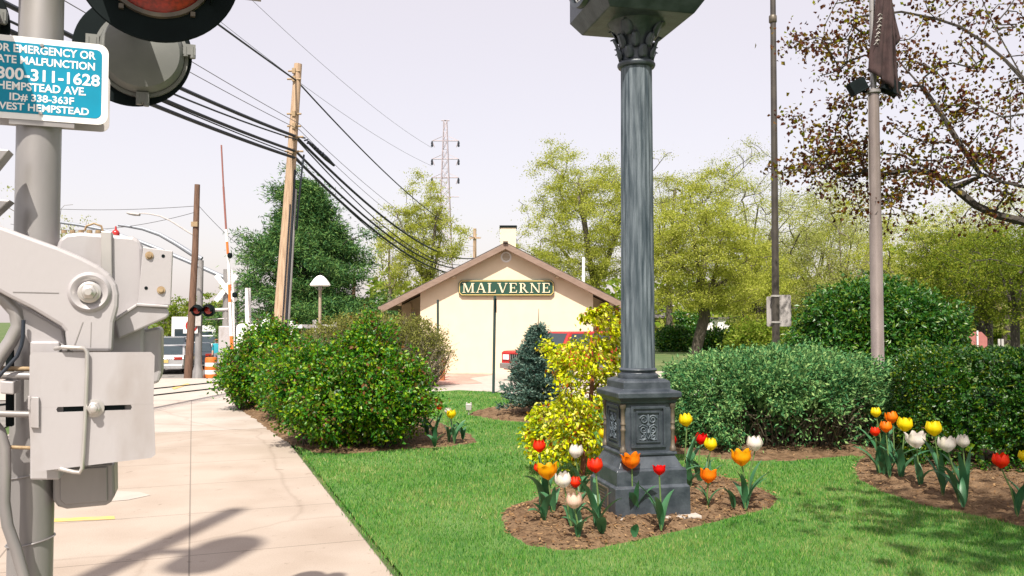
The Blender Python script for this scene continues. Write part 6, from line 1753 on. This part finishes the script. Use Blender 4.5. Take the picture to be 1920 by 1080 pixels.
def car(label, loc_, rz, paint, kind, group='cars along the street', Ln=4.5, Wd=1.78, cat='car', name='parked_car'):
    root = thing(name, label, cat, loc_, rz, group)
    W2 = Wd / 2
    if kind == 'sedan':
        prof = [(-Ln / 2, .42), (-Ln / 2 + .03, .68), (-Ln / 2 + .25, .78), (-Ln * .22, .92), (Ln * .30, .98), (Ln / 2 - .15, .96), (Ln / 2 - .02, .80), (Ln / 2, .45), (Ln / 2 - .12, .26), (-Ln / 2 + .15, .24)]
        cb, ct, hr = (-Ln * .22, Ln * .36), (-Ln * .06, Ln * .21), 1.44
        zb = .93
    else:
        prof = [(-Ln / 2, .50), (-Ln / 2, .98), (-Ln / 2 + .10, 1.03), (-Ln * .20, 1.09), (Ln / 2 - .03, 1.10), (Ln / 2, .95), (Ln / 2, .48), (Ln / 2 - .1, .38), (-Ln / 2 + .12, .38)]
        cb, ct, hr = (-Ln * .20, Ln * .485), (-Ln * .09, Ln * .45), 1.68
        zb = 1.08
    b = MB()
    n = len(prof); secs = [(-W2, .0), (-W2 + .0, 0), (W2, 0)]
    vs = []
    for x, inset in ((-W2 * .97, .03), (-W2, 0), (W2, 0), (W2 * .97, .03)): vs += [(x, y * (1 - inset * .4), z) for y, z in prof]
    fs = [tuple(range(n)), tuple(range(4 * n - 1, 3 * n - 1, -1))]
    for k in range(3): fs += [(k * n + i, k * n + (i + 1) % n, (k + 1) * n + (i + 1) % n, (k + 1) * n + i) for i in range(n)]
    b.add(vs, fs); b.build('body', M[paint], root, bevel=.05)
    tw = W2 * .80 if kind == 'sedan' else W2 * .86
    bw = W2 * .95
    B_ = [(-bw, cb[0], zb), (bw, cb[0], zb), (bw, cb[1], zb), (-bw, cb[1], zb)]; T_ = [(-tw, ct[0], hr), (tw, ct[0], hr), (tw, ct[1], hr), (-tw, ct[1], hr)]
    b = MB(); b.add(B_ + T_, [(3, 2, 1, 0), (4, 5, 6, 7), (0, 1, 5, 4), (1, 2, 6, 5), (2, 3, 7, 6), (3, 0, 4, 7)]); b.build('cabin', M[paint], root, bevel=.04)
    b = MB(); frustum_quad(b, [B_[0], B_[1], T_[1], T_[0]], .06, .94, .06, .90, .012); b.build('windshield', M['glass'], root)
    b = MB(); frustum_quad(b, [B_[2], B_[3], T_[3], T_[2]], .07, .93, .08, .90, .012); b.build('rear_window', M['glass'], root)
    for q in ([B_[1], B_[2], T_[2], T_[1]], [B_[3], B_[0], T_[0], T_[3]]):
        for u0, u1 in ((.07, .48), (.53, .93)):
            b = MB(); frustum_quad(b, q, u0, u1, .10, .88, .012); b.build('side_window', M['glass'], root)
    r = .32 if kind == 'sedan' else .36
    for x in (-1, 1):
        for y in (-Ln * .30, Ln * .29): wheel(root, x * (W2 - .09), y, r, .21)
    for x in (-1, 1):
        b = MB()
        if kind == 'sedan': b.box((x * W2 * .70, Ln / 2 - .05, .80), (W2 * .46, .12, .15))
        else: b.box((x * W2 * .84, Ln / 2 - .01, .85), (.16, .06, .34))
        b.build('tail_light', M['red_lens'], root, bevel=.02)
        b = MB()
        if kind == 'sedan': b.box((x * W2 * .72, -Ln / 2 + .10, .66), (W2 * .40, .16, .13))
        else: b.box((x * W2 * .74, -Ln / 2 - .01, .82), (.28, .05, .18))
        b.build('headlight', M['clear_lens'], root, bevel=.015)
    b = MB()
    if kind == 'sedan': b.box((0, Ln / 2 - .0, .38), (Wd * .96, .16, .22))
    else: b.box((0, Ln / 2 + .04, .52), (Wd * .96, .12, .18))
    b.build('rear_bumper', M[paint] if kind == 'sedan' else M['chrome'], root, bevel=.03)
    b = MB()
    if kind == 'sedan': b.box((0, -Ln / 2 + .02, .38), (Wd * .96, .16, .22))
    else: b.box((0, -Ln / 2 - .05, .53), (Wd * .98, .14, .19)); 
    b.build('front_bumper', M[paint] if kind == 'sedan' else M['chrome'], root, bevel=.03)
    b = MB(); b.box((0, -Ln / 2 - (.012 if kind != 'sedan' else -.03), .81 if kind != 'sedan' else .60), (Wd * (.50 if kind != 'sedan' else .4), .04, .24 if kind != 'sedan' else .10), 0)
    for i in range(9):
        b.box((-Wd * .22 + i * Wd * .055, -Ln / 2 - (.036 if kind != 'sedan' else -.008), .81 if kind != 'sedan' else .60), (.028, .012, .22 if kind != 'sedan' else .09), 1)
    b.build('grille', [M['black'], M['chrome']], root)
    b = MB(); b.box((0, Ln / 2 + (.012 if kind == 'sedan' else .02), .66), (.32, .02, .15)); b.build('licence_plate', M['gold'], root)
    return root
V = Vector
def on(px, Y): x = (px - 960) / F * Y; return V((x, Y, gz(x, Y)))
car('red boxy off-road wagon parked before the station, half hidden by the spruce', V((1.50, 26.1, 0)), R(-46), 'red_car', 'wagon', 'parked cars', 4.15, 1.76).scale = (.86, .86, .86)
car('silver sedan with red tail lights seen from behind at far left', on(327, 45.5), math.pi + STREET * .55, 'silver_car', 'sedan')
car('dark car ahead of the silver sedan', on(334, 56), math.pi + STREET * .6, 'dark_car', 'wagon', Ln=4.6)
car('dark car showing behind the traffic mast', on(371, 49.5), math.pi + STREET, 'dark_car', 'sedan')
car('white car facing the camera in the distance beyond the drum', on(398, 60), STREET + math.pi + R(180), 'white_car', 'wagon', Ln=4.8, Wd=1.9)
def van():
    g = on(378, 62)
    root = thing('delivery_van', 'tall white van partly hidden behind the traffic mast', 'van', g, STREET, 'cars along the street')
    b = MB(); b.prism([(-.95, .4), (.95, .4), (.95, 2.1), (.8, 2.35), (-.8, 2.35), (-.95, 2.1)], -2.2, 2.4); b.build('body', M['white_car'], root, bevel=.06)
    b = MB(); b.prism([(-.78, 1.25), (.78, 1.25), (.7, 1.95), (-.7, 1.95)], -2.23, -2.19); b.build('windshield', M['glass'], root)
    for x in (-.8, .8):
        for y in (-1.5, 1.6): wheel(root, x, y, .36, .22)
van()
def truck():
    g = on(350, 70)
    root = thing('box_truck', 'pale box truck in the distance above the dark car', 'truck', g, STREET, 'cars along the street')
    b = MB(); b.box((0, .9, 1.9), (2.2, 4.2, 2.2)); b.build('cargo_box', M['white_car'], root, bevel=.05)
    b = MB(); b.box((0, -2.0, 1.35), (2.0, 1.5, 1.6)); b.build('cab', M['white_car'], root, bevel=.12)
    b = MB(); b.box((0, -2.76, 1.75), (1.7, .04, .6)); b.build('windshield', M['glass'], root)
    for x in (-.85, .85):
        for y in (-1.9, 2.0): wheel(root, x, y, .45, .28)
truck()
def person():
    g = on(408, 46)
    s = 1.72 / 1.75
    pts = [(0, 0, .95), (0, 0, 1.2), (0, .01, 1.42), (0, .0, 1.52), (0, -.03, 1.66), (0, -.02, 1.76),
           (.18, 0, 1.42), (.24, .02, 1.15), (.24, -.10, .92), (.24, -.14, .82), (-.18, 0, 1.42), (-.24, .03, 1.15), (-.23, -.04, .9), (-.23, -.06, .8),
           (.09, 0, .9), (.11, -.04, .5), (.11, .03, .09), (.11, -.14, .04), (-.09, 0, .9), (-.10, .06, .5), (-.10, .14, .09), (-.10, -.02, .04)]
    rad = [.15, .15, .17, .06, .105, .085, .075, .05, .04, .045, .075, .05, .04, .045, .09, .065, .045, .035, .09, .065, .045, .035]
    ed = [(0, 1), (1, 2), (2, 3), (3, 4), (4, 5), (2, 6), (6, 7), (7, 8), (8, 9), (2, 10), (10, 11), (11, 12), (12, 13), (0, 14), (14, 15), (15, 16), (16, 17), (0, 18), (18, 19), (19, 20), (20, 21)]
    me = bpy.data.meshes.new('person'); me.from_pydata(pts, ed, []); o = bpy.data.objects.new('person', me); COL.objects.link(o)
    o.location = g
    o.modifiers.new('skin', 'SKIN')
    for i, r in enumerate(rad):
        sv = me.skin_vertices[0].data[i]; sv.radius = (r, r * (.72 if i in (0, 1, 2) else 1))
    me.skin_vertices[0].data[0].use_root = True
    m = o.modifiers.new('sub', 'SUBSURF'); m.levels = m.render_levels = 2
    dg = bpy.context.evaluated_depsgraph_get(); dg.update()
    m2 = bpy.data.meshes.new_from_object(o.evaluated_get(dg)); o.modifiers.clear(); o.data = m2
    m2.materials.clear()
    for k in ('skin', 'shirt', 'jeans', 'orange'): m2.materials.append(M[k])
    for p in m2.polygons:
        z = p.center.z; x = abs(p.center.x)
        p.material_index = 3 if z > 1.72 else 0 if (z > 1.5 or (x > .19 and z < 1.12)) else 1 if z > .97 else 2
        p.use_smooth = True
    tag(o, 'person in a teal shirt and pale trousers walking near the traffic drum', 'person')
    # a plain cap peak and nose so the head reads as one
    b = MB(); b.box((0, -.13, 1.70), (.13, .12, .015)); b.build('cap_peak', M['orange'], o)
    b = MB(); b.box((0, -.135, 1.645), (.03, .03, .045), taper=.6); b.build('nose', M['skin'], o)
person()

# ------------------------------------------------------------------ far buildings, pylon, park lamps
def house(name, label, px0, px1, pyt, pyb, Y, m, wins, roof=None, deep=8, parts=()):
    a, c = at(px0, pyb, Y), at(px1, pyt, Y)
    base = V(((a.x + c.x) / 2, Y, 0))
    root = thing(name, label, 'house', base)
    w, h = c.x - a.x, c.z
    b = MB(); b.box((0, deep / 2, h / 2), (w, deep, h)); b.build('wall', M[m], root)
    for (x, y, ww, hh) in wins:
        p = at(x, y, Y) - base
        sx, sz = ww / F * Y, hh / F * Y
        b = MB(); b.box((p.x, -.02, p.z), (sx + .2, .05, sz + .2)); f = b.build('window', M['white'], root)
        b = MB(); b.box((p.x, -.05, p.z), (sx, .03, sz)); b.build('pane', M['glass'], f)
    b = MB()
    if roof == 'hip':
        e = .5; b.add([(-w / 2 - e, -e, h), (w / 2 + e, -e, h), (w / 2 + e, deep + e, h), (-w / 2 - e, deep + e, h), (-w * .2, deep / 2, h + 1.8), (w * .2, deep / 2, h + 1.8)], [(3, 2, 1, 0), (0, 1, 5, 4), (1, 2, 5), (2, 3, 4, 5), (3, 0, 4)])
    else:
        b.box((0, deep / 2, h + .1), (w + .5, deep + .5, .2))
    b.build('roof', M['roofgrey'], root)
    return root, base
root, hb = house('pink_house', 'pale pink three storey house beside the thick leaning trunk', 1326, 1368, 598, 668, 92, 'white', [(1342, 618, 5, 10), (1360, 606, 4, 5), (1359, 650, 4, 6)])
b = MB(); p0, p1 = at(1341, 641, 91.9) - hb, at(1353, 630, 91.9) - hb
for (x0, x1, y0, y1) in ((1341, 1352, 622, 658), (1355, 1366, 622, 646)):
    p0, p1 = at(x0, y1, 91.9) - hb, at(x1, y0, 91.9) - hb; b.box(((p0.x + p1.x) / 2, -.03, (p0.z + p1.z) / 2), (p1.x - p0.x, .04, p1.z - p0.z))
b.build('pink_siding', M['pink'], root)
house('cream_house', 'cream house with dark porch roof right behind the clock column', 1235, 1268, 596, 668, 96, 'beige', [(1250, 609, 5, 4)], 'hip')
r_, hb = house('porch', 'small white garden pavilion between the flag mast and the thick trunk', 1282, 1303, 641, 668, 80, 'white', [(1290, 652, 6, 12)])
r_, hb = house('brick_building', 'pale brick building glimpsed between the dark trunks at right', 1785, 1925, 566, 660, 72, 'brick', [(1823, 612, 4, 14), (1852, 575, 10, 8), (1868, 605, 4, 12), (1888, 590, 14, 6), (1840, 600, 3, 20)])
house('orange_storefront', 'low orange-tan shop building at far left beside the street', 296, 316, 606, 668, 120, 'brick', [(312, 628, 3, 14)])
thin_pole('flag_mast', 'thin white mast standing just right of the clock column', 'mast', [(1256, 668), (1256, 510)], 70, .11, .06, 'white')
thin_pole('wall_post', 'white post tip above the right roof slope near the clock column', 'post', [(1094, 640), (1094, 482)], 40, .07, .07, 'white')
def park_lamp(label, px, pt, pb, Y):
    base = at(px, pb, Y); base.z = 0
    root = thing('park_lamp', label, 'park lamp', base, group='black park lamps in the distance')
    zt = at(px, pt, Y).z
    b = MB(); b.tube([(0, 0, 0), (0, 0, .6), (0, 0, zt - .75)], [.14, .085, .075], 10); b.build('post', M['black'], root)
    b = MB(); b.lathe([(.08, -.78), (.16, -.68), (.20, -.32)], 10, (0, 0, zt), mi=1, caps=False); b.lathe([(.34, -.30), (.26, -.16), (.08, -.04), (0, 0)], 12, (0, 0, zt)); b.build('lantern', [M['black'], M['dial']], root)
park_lamp('black park lamp before the pink house', 1342, 622, 668, 62)
park_lamp('taller black park lamp left of the black pole', 1405, 612, 668, 50)
park_lamp('small black park lamp between the pink house and the taller lamp', 1377, 628, 668, 70)
def stop_sign():
    base = at(1833, 668, 30); base.z = 0
    root = thing('octagon_sign', 'faded red octagonal sign seen from behind on a white post at right', 'road sign', base)
    b = MB(); b.tube([(0, 0, 0), (0, -.02, at(1833, 620, 30).z)], .03, 8); b.build('post', M['white'], root)
    c = at(1832, 640, 30.1) - base; r = .36
    b = MB(); b.prism([(c.x + r * math.cos(R(22.5 + 45 * i)), c.z + r * math.sin(R(22.5 + 45 * i))) for i in range(8)], .05, .06); b.build('sign_plate', mat('faded_red', (0.36, 0.13, 0.12), .6), root)
stop_sign()
def notice():
    base = at(1878, 668, 33); base.z = 0
    root = thing('notice_board', 'small two-panel white notice on a dark post near the right edge', 'sign', base)
    b = MB(); b.tube([(0, 0, 0), (0, 0, at(1878, 634, 33).z)], .03, 8); b.build('post', M['black'], root)
    for x in (1874.5, 1881):
        p = at(x, 644, 32.9) - base; b = MB(); b.box((p.x, -.06, p.z), (.095, .02, .34)); b.build('panel', M['sign_back'], root, bevel=.008)
notice()
def pylon():
    Y = 210
    base = at(834, 600, Y); base.z = 0
    root = thing('power_pylon', 'tall haze-paled lattice power pylon with three cross arms above the thin tree', 'pylon', base)
    L = lambda x, y: at(x, y, Y) - base
    zt = L(835, 226).z
    w = lambda z: 3.6 - (3.6 - .55) * min(1, z / zt) ** .9
    b = MB()
    zs = list(np.linspace(0, zt, 22))
    for sx in (-1, 1):
        for sy in (-1, 1):
            b.tube([(sx * w(z) / 2 * 1.35, sy * w(z) / 2 * 1.35, z) for z in zs], .12, 4)
    for i in range(21):
        z0, z1 = zs[i], zs[i + 1]
        for sy in (-1, 1):
            for s in (-1, 1):
                b.tube([(s * w(z0) * .675, sy * w(z0) * .675, z0), (-s * w(z1) * .675, sy * w(z1) * .675, z1)], .065, 3)
                b.tube([(sy * w(z0) * .675, s * w(z0) * .675, z0), (sy * w(z1) * .675, -s * w(z1) * .675, z1)], .065, 3)
        b.tube([(-w(z1) * .675, -w(z1) * .675, z1), (w(z1) * .675, -w(z1) * .675, z1)], .06, 3)
    b.build('lattice_tower', M['pylon'], root, recalc=False)
    for y in (264, 298, 333):
        z = L(835, y).z; hw = 25 / F * Y
        b = MB(); b.tube([(-hw, 0, z), (hw, 0, z)], .13, 4); b.tube([(-hw, 0, z), (-.8, 0, z + 1.1)], .08, 3); b.tube([(hw, 0, z), (.8, 0, z + 1.1)], .08, 3)
        for s in (-1, 1): b.tube([(s * hw, 0, z), (s * (hw - .6), 0, z - 1.6)], .10, 4)
        a = b.build('cross_arm', M['pylon'], root, recalc=False)
        for s in (-1, 1):
            b = MB(); b.lathe([(.22, -1.5), (.3, -1.2), (.22, -.9), (.3, -.6), (.22, -.3), (.1, 0)], 8, (s * hw, 0, z)); b.build('insulator', M['wire'], a)
    b = MB(); z = L(852, 369).z; b.tube([(0, 0, z), (26 / F * Y, 0, z)], .1, 4); b.tube([(-1, 0, zt), (1, 0, zt)], .14, 4); b.build('top_bar', M['pylon'], root, recalc=False)
    for i, (y, x) in enumerate(((266, 26), (300, 26))):
        far_wire('faint transmission line sagging left from the %s pylon arm' % ('top' if i == 0 else 'middle'), L(835, y) + base + V((-hw, 0, -1.5)), at(430 + i * -30, -40 + i * 70, 95), 1.5, .035)
pylon()
